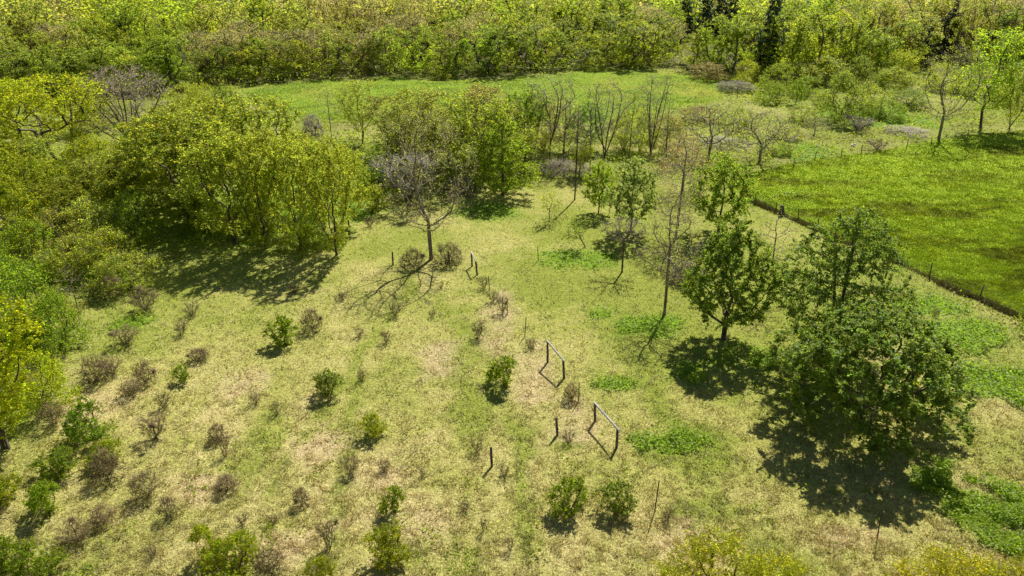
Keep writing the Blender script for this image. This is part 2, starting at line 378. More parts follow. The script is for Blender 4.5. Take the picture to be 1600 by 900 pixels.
def radii(par, r0, e=2.25, rmax=9):
    n = len(par); acc = np.zeros(n); r = np.zeros(n)
    for i in range(n - 1, -1, -1):
        r[i] = r0 if acc[i] == 0 else acc[i] ** (1 / e)
        if par[i] >= 0: acc[par[i]] += r[i] ** e
    return np.minimum(r, rmax)
def tubes(nodes, par, r, rmin=0.0, flare=1.35):
    n = len(nodes); kids = [[] for _ in range(n)]
    for i in range(n):
        if par[i] >= 0: kids[par[i]].append(i)
    V = []; F4 = []; off = 0; done = np.zeros(n, bool)
    for i in range(n):
        roots = par[i] < 0
        if done[i]: continue
        chain = [i] if roots else [par[i], i]; j = i; done[i] = True
        while kids[j]:
            j = max(kids[j], key=lambda q: r[q]); done[j] = True; chain.append(j)
        if len(chain) < 2: continue
        rr = r[chain].copy()
        if not roots: rr[0] = min(rr[0], rr[1] * 1.25)
        else: rr[0] *= flare
        cut = len(chain)
        if rmin > 0:
            while cut > 2 and rr[cut - 1] < rmin: cut -= 1
            if rr[:cut].max() < rmin: continue
        pts = nodes[chain[:cut]]; rr = rr[:cut]
        k = 7 if rr.max() > .10 else (5 if rr.max() > .04 else 3)
        t = unit(np.gradient(pts, axis=0)); ref = np.where(np.abs(t[:, 2:3]) > .9, np.array([[1., 0, 0]]), np.array([[0, 0, 1.]]))
        ref = np.broadcast_to(np.array([1., .13, .07]) if abs(t[:, 0]).mean() < .8 else np.array([.1, 1., .2]), t.shape)
        a = unit(np.cross(t, ref)); b = np.cross(t, a); th = np.arange(k) * 2 * np.pi / k
        ring = pts[:, None] + rr[:, None, None] * (np.cos(th)[None, :, None] * a[:, None] + np.sin(th)[None, :, None] * b[:, None])
        m = len(pts); V.append(ring.reshape(-1, 3)); g = off + np.arange(m * k).reshape(m, k); g2 = np.roll(g, -1, 1)
        F4.append(np.stack([g[:-1], g2[:-1], g2[1:], g[1:]], -1).reshape(-1, 4)); off += m * k
    return (np.concatenate(V), np.concatenate(F4)) if V else (np.zeros((0, 3)), np.zeros((0, 4), int))
def leaf_mesh(R_, name, nodes, r, par, n, size, spread, thr, material=None, aspect=.6, up=.7, droop=.3, clumps=3, tonev=.22, brown=0, outw=0):
    mat_ = material or M_LEAF
    el = np.where(r <= thr)[0]
    ee = np.repeat(el, clumps); pd = unit(nodes[ee] - nodes[np.maximum(par[ee], 0)])
    sdir = unit(pd * .8 + R_.normal(0, .55, (len(ee), 3)) + [0, 0, .25]); slen = spread * R_.uniform(1.6, 4.2, (len(ee), 1)); cc = nodes[ee] + R_.normal(0, spread * .2, (len(ee), 3))
    pick = R_.integers(0, len(cc), n); q_ = R_.random((n, 1)); cen = cc[pick] + sdir[pick] * slen[pick] * q_ + R_.normal(0, 1, (n, 3)) * spread * (.42 - .26 * q_)
    cen[:, 2] -= (q_[:, 0] ** 2) * slen[pick][:, 0] * droop * .35
    cen[:, 2] = np.maximum(cen[:, 2], .06)
    og = unit(cen - [0, 0, nodes[:, 2].max() * .42]) if outw else 0
    nrm = unit(R_.normal(0, .6, (n, 3)) + np.array([0, 0, up]) + og * outw); ax = unit(np.cross(nrm, unit(R_.normal(size=(n, 3)))) + [0, 0, -droop])
    sd = unit(np.cross(ax, nrm)); L = (size * R_.uniform(.6, 1.35, n))[:, None]; W = L * aspect
    fold = nrm * W * .22
    v = np.stack([cen - ax * L * .5, cen + sd * W * .5 + fold, cen + ax * L * .5, cen - sd * W * .5 + fold], 1).reshape(-1, 3)
    ct = R_.uniform(1 - tonev, 1 + tonev, len(cc))[pick] * R_.uniform(.85, 1.15, n)
    hue = R_.normal(0, .07, len(cc))[pick]
    tone = np.stack([ct * (1 + hue), ct, ct * (1 - hue)], -1)
    if brown:
        b = R_.random(n) < brown; tone[b] = tone[b] * np.array([1.5, .85, 1.3])
    q = np.arange(4 * n).reshape(-1, 4)
    return mesh_np(name, v, [q[:, [0, 1, 2]], q[:, [0, 2, 3]]], mat_, tone=np.repeat(tone, 4, 0))
def twig_arrays(R_, nodes, r, par, thr, per, length, rad, outward=.9, up=.35):
    el = np.where((r <= thr) & (par >= 0))[0]; el = np.repeat(el, per); n = len(el)
    d = unit(nodes[el] - nodes[par[el]]) * outward + R_.normal(0, .55, (n, 3)) + [0, 0, up]; d = unit(d)
    b = nodes[el]; L = (length * R_.uniform(.4, 1.3, n))[:, None]; tip = b + d * L
    a = unit(np.cross(d, unit(R_.normal(size=(n, 3))))); c = np.cross(d, a)
    v = np.stack([b + a * rad, b + (-.5 * a + .87 * c) * rad, b + (-.5 * a - .87 * c) * rad, tip], 1)
    base = np.arange(n)[:, None] * 4
    f = np.concatenate([base + [0, 1, 3], base + [1, 2, 3], base + [2, 0, 3]])
    # a side shoot half way along each twig
    mid = b + d * L * R_.uniform(.3, .7, (n, 1)); d2 = unit(d + R_.normal(0, .6, (n, 3))); tip2 = mid + d2 * L * .6
    v2 = np.stack([mid + a * rad * .7, mid + (-.5 * a + .87 * c) * rad * .7, mid + (-.5 * a - .87 * c) * rad * .7, tip2], 1)
    return np.concatenate([v.reshape(-1, 3), v2.reshape(-1, 3)]), np.concatenate([f, f + 4 * n])
def polyl(p0, p1, step, bend=(0, 0, 0)):
    p0, p1, bend = np.array(p0, float), np.array(p1, float), np.array(bend, float); n = max(2, int(np.linalg.norm(p1 - p0) / step) + 1)
    return [p0 + (p1 - p0) * t + bend * math.sin(math.pi * t) for t in np.linspace(0, 1, n)]

PROTO = {}
def grow(key, seed, H, R, base, profile, attrs=420, step=.35, infl=2.2, kill=.55, r0=.016, lobes=9, leaves=9000, lsize=.22, spread=.22, thr=2.3, trunk_top=None, starts=None,
         bark=None, twig=0, tlen=.5, trad=.009, trop=(0, 0, .12), wig=.16, brown=0, material=None, aspect=.6, up=.7, droop=.3, shell=.45, rmin=0., clumps=3, tonev=.22, rmax=9, outw=0):
    """a plant's trunk and crown meshes, in metres, base at the origin"""
    R_ = np.random.default_rng(seed)
    A = crown_points(R_, attrs, H, R, base, profile, lobes, shell)
    if starts is None: starts = [polyl((0, 0, -.15), (R_.normal(0, .12), R_.normal(0, .12), trunk_top if trunk_top else H * max(base, .12)), step)]
    nodes, par = colonize(R_, A, starts, step, infl, kill, trop=trop, wig=wig)
    r = radii(par, r0, rmax=rmax)
    tv, tf = tubes(nodes, par, r, rmin)
    tm = mesh_np(key + '_trunk', tv, [tf], bark or M_BARK, smooth=True)
    parts = [('trunk', tm)]
    if twig:
        v, f = twig_arrays(R_, nodes, r, par, r0 * thr, twig, tlen, trad)
        parts.append(('branches', mesh_np(key + '_twigs', v, [f], M_TWIG)))
    if leaves: parts.append(('crown', leaf_mesh(R_, key + '_leaves', nodes, r, par, leaves, lsize, spread, r0 * thr, material, aspect, up, droop, clumps, tonev, brown, outw)))
    PROTO[key] = dict(parts=parts, H=float(nodes[:, 2].max()) + spread * .5, R=float(np.percentile(np.abs(nodes[:, :2]).max(1), 97)) + spread * .6)

# near trees, each of its own build
grow('dense', 11, 8, 5.2, .10, 'mound', attrs=1000, step=.38, infl=2.4, kill=.5, lobes=60, material=M_DARKLEAF, leaves=80000, lsize=.145, spread=.20, trunk_top=.8, trop=(0, 0, .05), thr=2.6)
grow('upright', 12, 10, 3.7, .08, 'egg', attrs=620, kill=.5, lobes=0, material=M_DARKLEAF, leaves=38000, lsize=.14, spread=.18, trunk_top=1.6, trop=(0, 0, .32),
     starts=[polyl((0, 0, -.1), (.2, 0, 7.2), .4, (.2, 0, 0)), polyl((0, 0, .9), (1.6, .2, 7.4), .4, (.2, 0, -.3)), polyl((0, 0, .9), (-1.2, .3, 6.0), .4)])
grow('oval', 13, 10, 3.1, .13, 'egg', attrs=640, kill=.5, lobes=0, material=M_DARKLEAF, leaves=44000, lsize=.14, spread=.18, trunk_top=2.2, droop=.7)
for i in range(2): grow(f'small{i}', 20 + i, 7, 2.6, .14, 'egg', attrs=360, lobes=0, leaves=17000, lsize=.14, spread=.18, trunk_top=1.3, droop=.9)
grow('conical', 30, 11, 3.9, .08, 'cone', attrs=460, lobes=0, leaves=19000, lsize=.16, spread=.22, trunk_top=8.5, droop=.6)
for i in range(4): grow(f'clump{i}', 40 + i, 12.5, 3.9, .09, 'egg' if i % 2 else 'vase', attrs=520, step=.42, infl=2.6, lobes=0, leaves=24000, lsize=.155, spread=.22, trunk_top=2.2, trop=(0, 0, .22),
                        starts=[polyl((0, 0, -.1), (.5, .1, 3.4), .42), polyl((.25, .2, -.1), (-1.1, .3, 3.2), .42)] if i < 2 else None, droop=.2)
grow('parasol', 50, 11, 5.2, .42, 'round', attrs=460, step=.42, lobes=14, leaves=15000, lsize=.17, spread=.26, trunk_top=4.2, r0=.022, shell=.35,
     starts=[polyl((0, 0, -.1), (-1.4, 0, 4.6), .42, (-.3, 0, 0)), polyl((.3, .3, -.1), (1.2, .2, 4.6), .42, (.2, 0, 0))])
for i in range(3): grow(f'budding{i}', 60 + i, 10, 3.4, .22, 'vase', attrs=330, step=.4, lobes=12, leaves=9000, lsize=.14, spread=.30, trunk_top=2.2, trop=(0, 0, .2), twig=2, tlen=.7, trad=.010,
                        starts=[polyl((0, 0, -.1), (.6, .1, 3.2), .4), polyl((.2, .2, -.1), (-.9, .2, 3.0), .4)] if i == 0 else None)
# bare trees
def limbs(seed, fork, n, H, R, step=.4, spread=0.):
    R_ = np.random.default_rng(seed); top = fork * (1 + spread * 1.6)
    out = [polyl((0, 0, -.1), (R_.normal(0, .1), R_.normal(0, .1), top), step, (R_.normal(0, .1), R_.normal(0, .1), 0))]; tr = out[0]
    for q in range(n):
        th = 2 * math.pi * (q + R_.uniform(-.45, .45)) / n; rr = R * R_.uniform(.25, 1.05); h = H * R_.uniform(.68, 1)
        p0 = tr[min(len(tr) - 1, int(R_.uniform(fork * .75, top) / step))]
        e = np.array((rr * math.cos(th), rr * math.sin(th), h)); out.append(polyl(p0, e, step, (R_.normal(.2, .3) * math.cos(th), R_.normal(.2, .3) * math.sin(th), 0)))
        if R_.random() < .8:                     # a fork part way up the limb
            m = out[-1][int(len(out[-1]) * R_.uniform(.3, .55))]; t2 = th + R_.normal(0, .8)
            out.append(polyl(m, (m[0] + R * .6 * math.cos(t2), m[1] + R * .6 * math.sin(t2), h * R_.uniform(.8, 1)), step, (R_.normal(0, .2), R_.normal(0, .2), 0)))
    return out
for i in range(3): grow(f'barevase{i}', 70 + i, 12, 2.8, .34, 'vase', attrs=240, step=.4, infl=2.2, kill=.42, lobes=0, leaves=600, lsize=.12, spread=.25, trop=(0, 0, .5), wig=.1, twig=3, tlen=.9, trad=.010, r0=.0165,
                        starts=limbs(5 + i, [2.6, 2.2, 3.4][i], [6, 4, 5][i], 11.5, [1.9, 2.7, 2.2][i], .4, [.9, .2, .6][i]))
grow('barefan', 75, 10, 4.6, .06, 'fan', attrs=900, step=.4, infl=2.4, kill=.5, lobes=0, leaves=1200, lsize=.14, spread=.3, starts=limbs(77, .9, 9, 8, 3.4), trop=(0, 0, .4), wig=.1, twig=5, tlen=.8, trad=.013, r0=.017, shell=.6)
for i in range(2): grow(f'apple{i}', 80 + i, 4.6, 3.4, .28, 'dome', attrs=360, step=.3, infl=1.8, kill=.38, lobes=0, leaves=1600, lsize=.10, spread=.2, trunk_top=1.3, trop=(0, 0, .02), twig=3, tlen=.5, trad=.010, r0=.017, wig=.25, bark=M_GREYBARK)
grow('tallbare', 85, 14.5, 3.2, .10, 'column', attrs=420, step=.4, infl=2.4, kill=.5, lobes=0, leaves=4500, lsize=.11, spread=.28, trunk_top=11.5, trop=(0, 0, .16), twig=3, tlen=.8, trad=.010, r0=.014, bark=M_GREYBARK, shell=.6)
grow('graybare', 84, 8.5, 3, .28, 'egg', attrs=260, step=.36, infl=2.4, kill=.45, lobes=0, leaves=1800, lsize=.10, spread=.25, trunk_top=5.0, trop=(0, 0, .12), twig=3, tlen=.7, trad=.011, r0=.017, bark=M_GREYBARK, shell=.55)
grow('thinbare', 86, 8, 2.4, .22, 'egg', attrs=90, step=.36, infl=2.4, kill=.45, lobes=0, leaves=120, lsize=.15, spread=.2, trunk_top=5.5, trop=(0, 0, .12), twig=2, tlen=.6, trad=.010, r0=.018, bark=M_GREYBARK)
grow('snag', 87, 10, 1.5, .50, 'egg', attrs=130, step=.36, infl=2.2, kill=.35, lobes=0, leaves=0, trunk_top=8.5, trop=(0, 0, -.05), twig=3, tlen=.6, trad=.010, r0=.014, wig=.2)
grow('sparse', 88, 12.5, 4.6, .20, 'round', attrs=330, step=.42, infl=2.8, kill=.5, lobes=0, leaves=4000, lsize=.10, spread=.3, trunk_top=3.6, trop=(0, 0, .2), wig=.1, twig=2, tlen=.8, trad=.0085, r0=.019, bark=M_GREYBARK, shell=.5)
grow('umbrella', 89, 4.8, 2.9, .62, 'flat', attrs=260, step=.28, infl=1.8, kill=.32, lobes=0, leaves=0, trunk_top=2.9, trop=(0, 0, -.05), twig=4, tlen=.5, trad=.011, r0=.014, wig=.3)
grow('sapling', 90, 3.6, 1.1, .38, 'round', attrs=70, step=.22, infl=1.2, kill=.25, lobes=0, leaves=650, lsize=.14, spread=.16, trunk_top=1.4, twig=2, tlen=.3, trad=.008, r0=.011, bark=M_GREYBARK)
# shrubs: many stems from the base
def stems(R_, n, rad, h, step=.16): return [polyl((R_.normal(0, .08), R_.normal(0, .08), -.05), (math.cos(q) * rad * R_.uniform(.3, 1), math.sin(q) * rad * R_.uniform(.3, 1), h * R_.uniform(.6, 1)), step) for q in np.linspace(0, 6.28, n, False)]
for i in range(4): grow(f'shrub{i}', 100 + i, 2.2, 1.15, .12, 'dome' if i % 2 else 'egg', attrs=170, step=.16, infl=.9, kill=.2, lobes=7, leaves=5200, lsize=.10, spread=.11, r0=.008, trop=(0, 0, .1),
                        starts=stems(np.random.default_rng(i), 5, .35, .7), aspect=.5, twig=1, tlen=.35, trad=.006)
for i in range(4): grow(f'brush{i}', 110 + i, 1.7, 1.05, .10, 'vase' if i % 2 else 'dome', attrs=190, step=.15, infl=.9, kill=.18, lobes=0, leaves=160 + 60 * i, lsize=.09, spread=.1, r0=.007, trop=(0, 0, .12),
                        starts=stems(np.random.default_rng(50 + i), 7, .4, .6), twig=6, tlen=.40, trad=.010)
for i in range(3): grow(f'clod{i}', 120 + i, .9, .75, .05, 'vase', attrs=80, step=.12, infl=.7, kill=.14, lobes=0, leaves=40, lsize=.08, spread=.08, r0=.006, trop=(0, 0, .1),
                        starts=stems(np.random.default_rng(80 + i), 6, .3, .35, .12), twig=5, tlen=.32, trad=.008)
for i in range(2): grow(f'heap{i}', 130 + i, 1.3, 2.2, .02, 'dome', attrs=260, step=.22, infl=1.2, kill=.22, lobes=0, leaves=0, r0=.011, trop=(0, 0, -.25), wig=.4,
                        starts=[polyl((-1.6, -.3, .1), (1.5, .2, .35), .2), polyl((-.4, -1.2, .1), (.5, 1.3, .5), .2), polyl((-1.2, .9, .05), (1.1, -.9, .7), .2)], twig=5, tlen=.6, trad=.012)
grow('bigshrub0', 140, 4.2, 2.6, .06, 'dome', attrs=260, step=.25, infl=1.5, kill=.34, lobes=12, leaves=11000, lsize=.115, spread=.2, r0=.011, starts=stems(np.random.default_rng(31), 6, .6, 1.3, .25), aspect=.5)
grow('bigshrub1', 141, 4.2, 2.4, .08, 'egg', attrs=230, step=.25, infl=1.5, kill=.34, lobes=10, leaves=8000, lsize=.115, spread=.22, r0=.011, starts=stems(np.random.default_rng(32), 6, .6, 1.3, .25), aspect=.5, twig=2, tlen=.5, trad=.009)
# trees of the far wood
for i in range(6): grow(f'wood{i}', 200 + i, 11, 3.7, .03, ['egg', 'round', 'round', 'dome', 'egg', 'round'][i], attrs=260, step=.6, infl=3, kill=.8, lobes=12, up=.35, outw=1.0, wig=.08, leaves=7600, lsize=.20, spread=.30, trunk_top=1.6, r0=.028, clumps=3, rmin=.035, tonev=.16)
for i in range(3): grow(f'haze{i}', 210 + i, 11, 3.8, .18, ['vase', 'round', 'fan'][i], attrs=260, step=.55, infl=3, kill=.7, lobes=0, leaves=4200, lsize=.19, spread=.42, trunk_top=2.8, r0=.026, twig=3, tlen=1.1, trad=.018, tonev=.15)
for i in range(2): grow(f'pine{i}', 220 + i, 16, 2.9, .04, 'cone', attrs=420, step=.5, infl=2.6, kill=.6, lobes=0, leaves=7500, lsize=.50, spread=.26, trunk_top=15.3, trop=(0, 0, -.12), r0=.02, material=M_NEEDLE, aspect=.3, droop=.5, rmin=.03, shell=.6)

YG, LG, DG, OL, BR, MG = (.195, .205, .012), (.190, .196, .020), (.158, .205, .036), (.200, .212, .035), (.20, .155, .065), (.145, .178, .016)
TW_G, TW_B, TW_D = (.235, .19, .12), (.20, .145, .11), (.11, .09, .075)
def spawn(name, key, base, H, W, label, cat, group=None, col=LG, twig=TW_G, rz=None, tilt=0.0, parts=None):
    """places a copy of a grown plant: an Empty at its foot with its own trunk and crown"""
    p = PROTO[key]; r = link(name, None); r.location = base; r.empty_display_size = .3
    r.rotation_euler = (0, math.radians(tilt), random.uniform(0, 6.28) if rz is None else rz)
    sxy = W / (2 * p['R']); sz = H / p['H']; r.scale = (sxy, sxy, sz)
    tag(r, label, cat, group)
    names = parts or {}
    for nm, me in p['parts']:
        o = link(names.get(nm, nm), me, r); c = twig if nm == 'branches' else col; o.color = (*c, 1)
        if nm == 'branches': o['kind'] = 'stuff'
    return r
SH = {'trunk': 'stem', 'crown': 'foliage', 'branches': 'twigs'}
def tree(key, u, v, tv, wpx, label, col=LG, twig=TW_G, group=None, name='tree', cat='tree', parts=None, rz=None, tilt=0.):
    b = P(u, v); t = top_at(b, u, tv)
    vary = rng.uniform(.92, 1.08) * rng.uniform(.98, 1.02, 3); c = tuple(np.array(col) * vary)
    return spawn(name, key, (b[0], b[1], b[2] - .03), max(.3, t[2] - b[2]), wpx * depth(b) / FPX, label, cat, group, c, twig, rz, tilt, parts)

# ------------------------------------------------------------------ the trees of the pasture
tree('dense', 1342, 656, 494, 266, 'broad dark green bushy tree nearest the camera at right', DG, name='maple_tree')
tree('upright', 1296, 556, 328, 176, 'dark green tree with upright leader limbs right behind the broad bushy tree', DG, name='maple_tree')
tree('oval', 1130, 530, 342, 122, 'dark green oval tree on a straight bare trunk with its round shadow', DG, name='maple_tree')
tree('small0', 1122, 366, 243, 98, 'dark green tree just beyond the oval dark tree', (.135, .165, .03), name='maple_tree')
tree('small0', 985, 362, 246, 74, 'silvery green drooping tree behind the flat-topped bare tree', (.135, .155, .06), name='maple_tree')
tree('small1', 935, 333, 252, 48, 'small bright green round tree left of the silvery drooping tree', (.15, .175, .025), name='maple_tree')
tree('conical', 786, 305, 176, 100, 'cone-shaped bright green tree with a round shadow at the edge of the grove', (.15, .18, .016), name='maple_tree')
tree('graybare', 1038, 492, 312, 100, 'grey nearly bare tree with dark trunk left of the oval dark tree', (.2, .19, .07), (.26, .215, .145), name='bare_tree')
tree('tallbare', 1056, 372, 205, 88, 'tall tan-twigged bare tree behind the grey nearly bare one', (.24, .20, .09), (.33, .26, .17), name='bare_tree')
tree('thinbare', 1199, 468, 326, 70, 'thin grey bare tree right of the oval dark tree', OL, (.30, .25, .18), name='bare_tree')
tree('umbrella', 972, 425, 342, 74, 'small bare tree with a flat dense grey twig crown', OL, (.19, .155, .125), name='bare_tree')
tree('snag', 898, 312, 168, 42, 'dead thin tree with a dense brown top on a long straight trunk', OL, TW_B, name='dead_tree')
tree('barevase2', 858, 256, 122, 72, 'tall forked bare tree left of the dead thin tree', OL, (.22, .18, .135), name='bare_tree')
tree('barevase1', 947, 262, 130, 74, 'bare tree split into two long leaning limbs right of the dead thin tree', OL, (.22, .18, .135), name='bare_tree', rz=.3)
tree('barevase0', 1015, 263, 120, 58, 'bare tree with a fan of straight upright limbs', OL, (.23, .19, .145), name='bare_tree')
tree('sparse', 674, 405, 178, 140, 'grey sparsely budding tree standing alone above its web of shadow', (.20, .19, .07), (.27, .225, .145), name='bare_tree')
tree('thinbare', 880, 264, 148, 44, 'slim pale bare tree between the tall forked tree and the dead thin tree', OL, (.30, .26, .19), name='bare_tree')
tree('thinbare', 922, 268, 160, 44, 'slim pale bare tree between the dead thin tree and the two-limbed bare tree', OL, (.30, .26, .19), name='bare_tree')
tree('thinbare', 982, 258, 148, 46, 'slim pale bare tree left of the fan-limbed bare tree', OL, (.30, .26, .19), name='bare_tree')
tree('thinbare', 1040, 258, 150, 46, 'slim pale bare tree right of the fan-limbed bare tree', OL, (.30, .26, .19), name='bare_tree')
tree('sapling', 858, 348, 303, 32, 'small pale sapling in the open grass below the dead thin tree', YG, name='sapling')
tree('sapling', 915, 386, 338, 48, 'leaning sapling beside the leafy weed patch', MG, name='sapling', rz=0, tilt=-28)
tree('apple0', 1187, 252, 172, 108, 'spreading bare fruit tree at the near left corner of the bright paddock', OL, (.32, .27, .20), name='fruit_tree')
tree('apple1', 1106, 248, 162, 100, 'spreading bare fruit tree left of the paddock corner fruit tree', OL, (.32, .27, .20), name='fruit_tree')
tree('apple1', 1272, 211, 182, 44, 'smallest bare fruit tree beyond the paddock fence', OL, (.32, .27, .20), name='fruit_tree')
tree('apple0', 1066, 300, 210, 78, 'rusty brown budding tree behind the grey nearly bare tree', (.26, .17, .07), (.30, .22, .15), name='fruit_tree')
tree('sparse', 1467, 217, 72, 98, 'pale trunked sparse tree standing at the top edge of the paddock', (.20, .20, .05), (.31, .26, .18), name='bare_tree')
tree('budding1', 1532, 203, 52, 90, 'yellow-green leaning tree right of the sparse paddock tree', (.20, .24, .015), name='tree')
tree('budding0', 1578, 203, 98, 62, 'small thin budding tree at the far right of the paddock edge', OL, name='tree')
for u, v, tv, wp, key, c, lab in (
    (735, 292, 150, 100, 'budding0', (.17, .19, .02), 'leaning twin-trunk budding tree above the fallen branches'),
    (655, 268, 160, 90, 'budding1', OL, 'olive budding tree at the left front of the grove'),
    (700, 262, 148, 95, 'budding2', (.19, .19, .03), 'yellow-olive budding tree in the middle of the grove'),
    (620, 245, 152, 80, 'budding2', (.17, .16, .03), 'brownish budding tree at the left end of the grove'),
    (760, 258, 138, 85, 'budding1', (.20, .17, .05), 'tan budding tree behind the leaning twin-trunk tree'),
    (820, 250, 142, 70, 'clump2', (.15, .19, .02), 'yellow-green tree behind the cone-shaped tree'),
    (670, 240, 140, 80, 'budding0', (.19, .19, .03), 'budding tree at the back of the grove against the meadow'),
    (790, 240, 150, 60, 'haze0', BR, 'dull brown twiggy tree at the back right of the grove'),
    (680, 285, 175, 80, 'budding1', (.19, .19, .03), 'yellow-olive budding tree behind the right side of the lone grey tree'),
    (610, 275, 175, 80, 'budding0', (.16, .16, .04), 'dull olive budding tree behind the left side of the lone grey tree'),
    (745, 245, 132, 80, 'clump1', (.185, .19, .02), 'leafier yellow-green tree at the back of the grove'),
    (640, 225, 138, 70, 'clump3', (.165, .17, .02), 'leafy green tree at the back left of the grove'),
    (800, 275, 165, 70, 'budding2', (.19, .20, .02), 'yellow-green budding tree hugging the cone-shaped tree'),
    (1000, 238, 165, 60, 'bigshrub1', OL, 'olive bushy tree behind the fan-limbed bare tree'),
    (850, 235, 150, 70, 'bigshrub1', (.19, .17, .05), 'dull tan bushy tree behind the tall forked bare tree'),
    (880, 240, 150, 60, 'haze1', OL, 'hazy olive tree behind the tall forked bare tree'),
    (915, 235, 160, 60, 'clump3', (.10, .15, .03), 'dark green tree behind the top of the dead thin tree'),
    (975, 235, 172, 60, 'bigshrub1', OL, 'olive bushy tree between the two-limbed and the fan-limbed bare trees'),
    (905, 275, 205, 40, 'budding2', YG, 'slim yellow-green tree beside the dead thin trunk'),
    (1040, 240, 178, 60, 'bigshrub1', (.20, .17, .06), 'tan bushy tree right of the fan-limbed bare tree'),
    (518, 213, 135, 36, 'thinbare', OL, 'thin grey tree standing in front of the meadow left of the grove'),
    (566, 226, 128, 56, 'budding1', OL, 'thin hazy tree right of the thin grey meadow tree'),
    (590, 290, 225, 70, 'bigshrub1', MG, 'green bushy shrub at the left foot of the grove'),
    (640, 315, 245, 90, 'brush1', OL, 'grey twiggy thicket behind the lone grey tree'),
    (355, 188, 133, 52, 'clump3', MG, 'young green tree at the left end of the meadow'),
    (490, 212, 180, 34, 'brush0', BR, 'brown twiggy bush at the meadow edge above the left clump'),
    (1310, 188, 112, 92, 'bigshrub0', (.13, .15, .022), 'olive bushy tree in the rough ground behind the paddock'),
    (1352, 178, 128, 60, 'bigshrub1', OL, 'lighter bushy tree at the right of the olive one behind the paddock'),
    (1243, 164, 122, 26, 'clump3', MG, 'small slim green tree at the right end of the meadow'),
    (1205, 160, 128, 50, 'bigshrub0', MG, 'round green bush at the right end of the meadow')):
    tree(key, u, v, tv, wp, lab, c, (.27, .24, .19), 'trees of the grove in the middle of the picture' if 560 < u < 1060 else None)
# the leafy clump on the left
for u, v, tv, wp, key, lab in (
    (300, 352, 178, 150, 'clump0', 'wide yellow-green tree at the left front of the leafy clump'),
    (366, 381, 188, 135, 'clump1', 'many-stemmed yellow-green tree in the middle front of the leafy clump'),
    (415, 389, 205, 95, 'clump2', 'yellow-green tree with one thin dark trunk in the leafy clump'),
    (470, 392, 212, 100, 'clump3', 'low-branched yellow-green tree right of centre in the leafy clump'),
    (526, 399, 218, 84, 'clump2', 'rightmost slender yellow-green tree of the leafy clump'),
    (265, 318, 172, 120, 'clump3', 'yellow-green tree at the left back of the leafy clump'),
    (330, 315, 160, 125, 'clump2', 'yellow-green tree whose top stands above the leafy clump at left'),
    (410, 325, 152, 130, 'clump0', 'highest yellow-green tree at the back of the leafy clump'),
    (480, 340, 205, 100, 'clump1', 'yellow-green tree at the right back of the leafy clump'),
    (545, 355, 225, 70, 'clump3', 'small yellow-green tree behind the rightmost slender tree')):
    tree(key, u, v, tv, wp, lab, (.200, .208, .030), name='maple_tree', group='trees of the leafy clump')
for u, v, tv, wp, lab in ((325, 362, 315, 90, 'low leafy shrub under the wide left front tree of the clump'), (440, 380, 335, 80, 'low leafy shrub between the thin dark trunk and the low-branched tree'),
                          (495, 386, 335, 80, 'low leafy shrub left of the rightmost slender tree'), (385, 366, 318, 80, 'low leafy shrub behind the many-stemmed tree of the clump')):
    tree('bigshrub0', u, v, tv, wp, lab, (.165, .185, .022), name='green_shrub', cat='shrub', parts=SH, group='leafy shrubs under the clump')
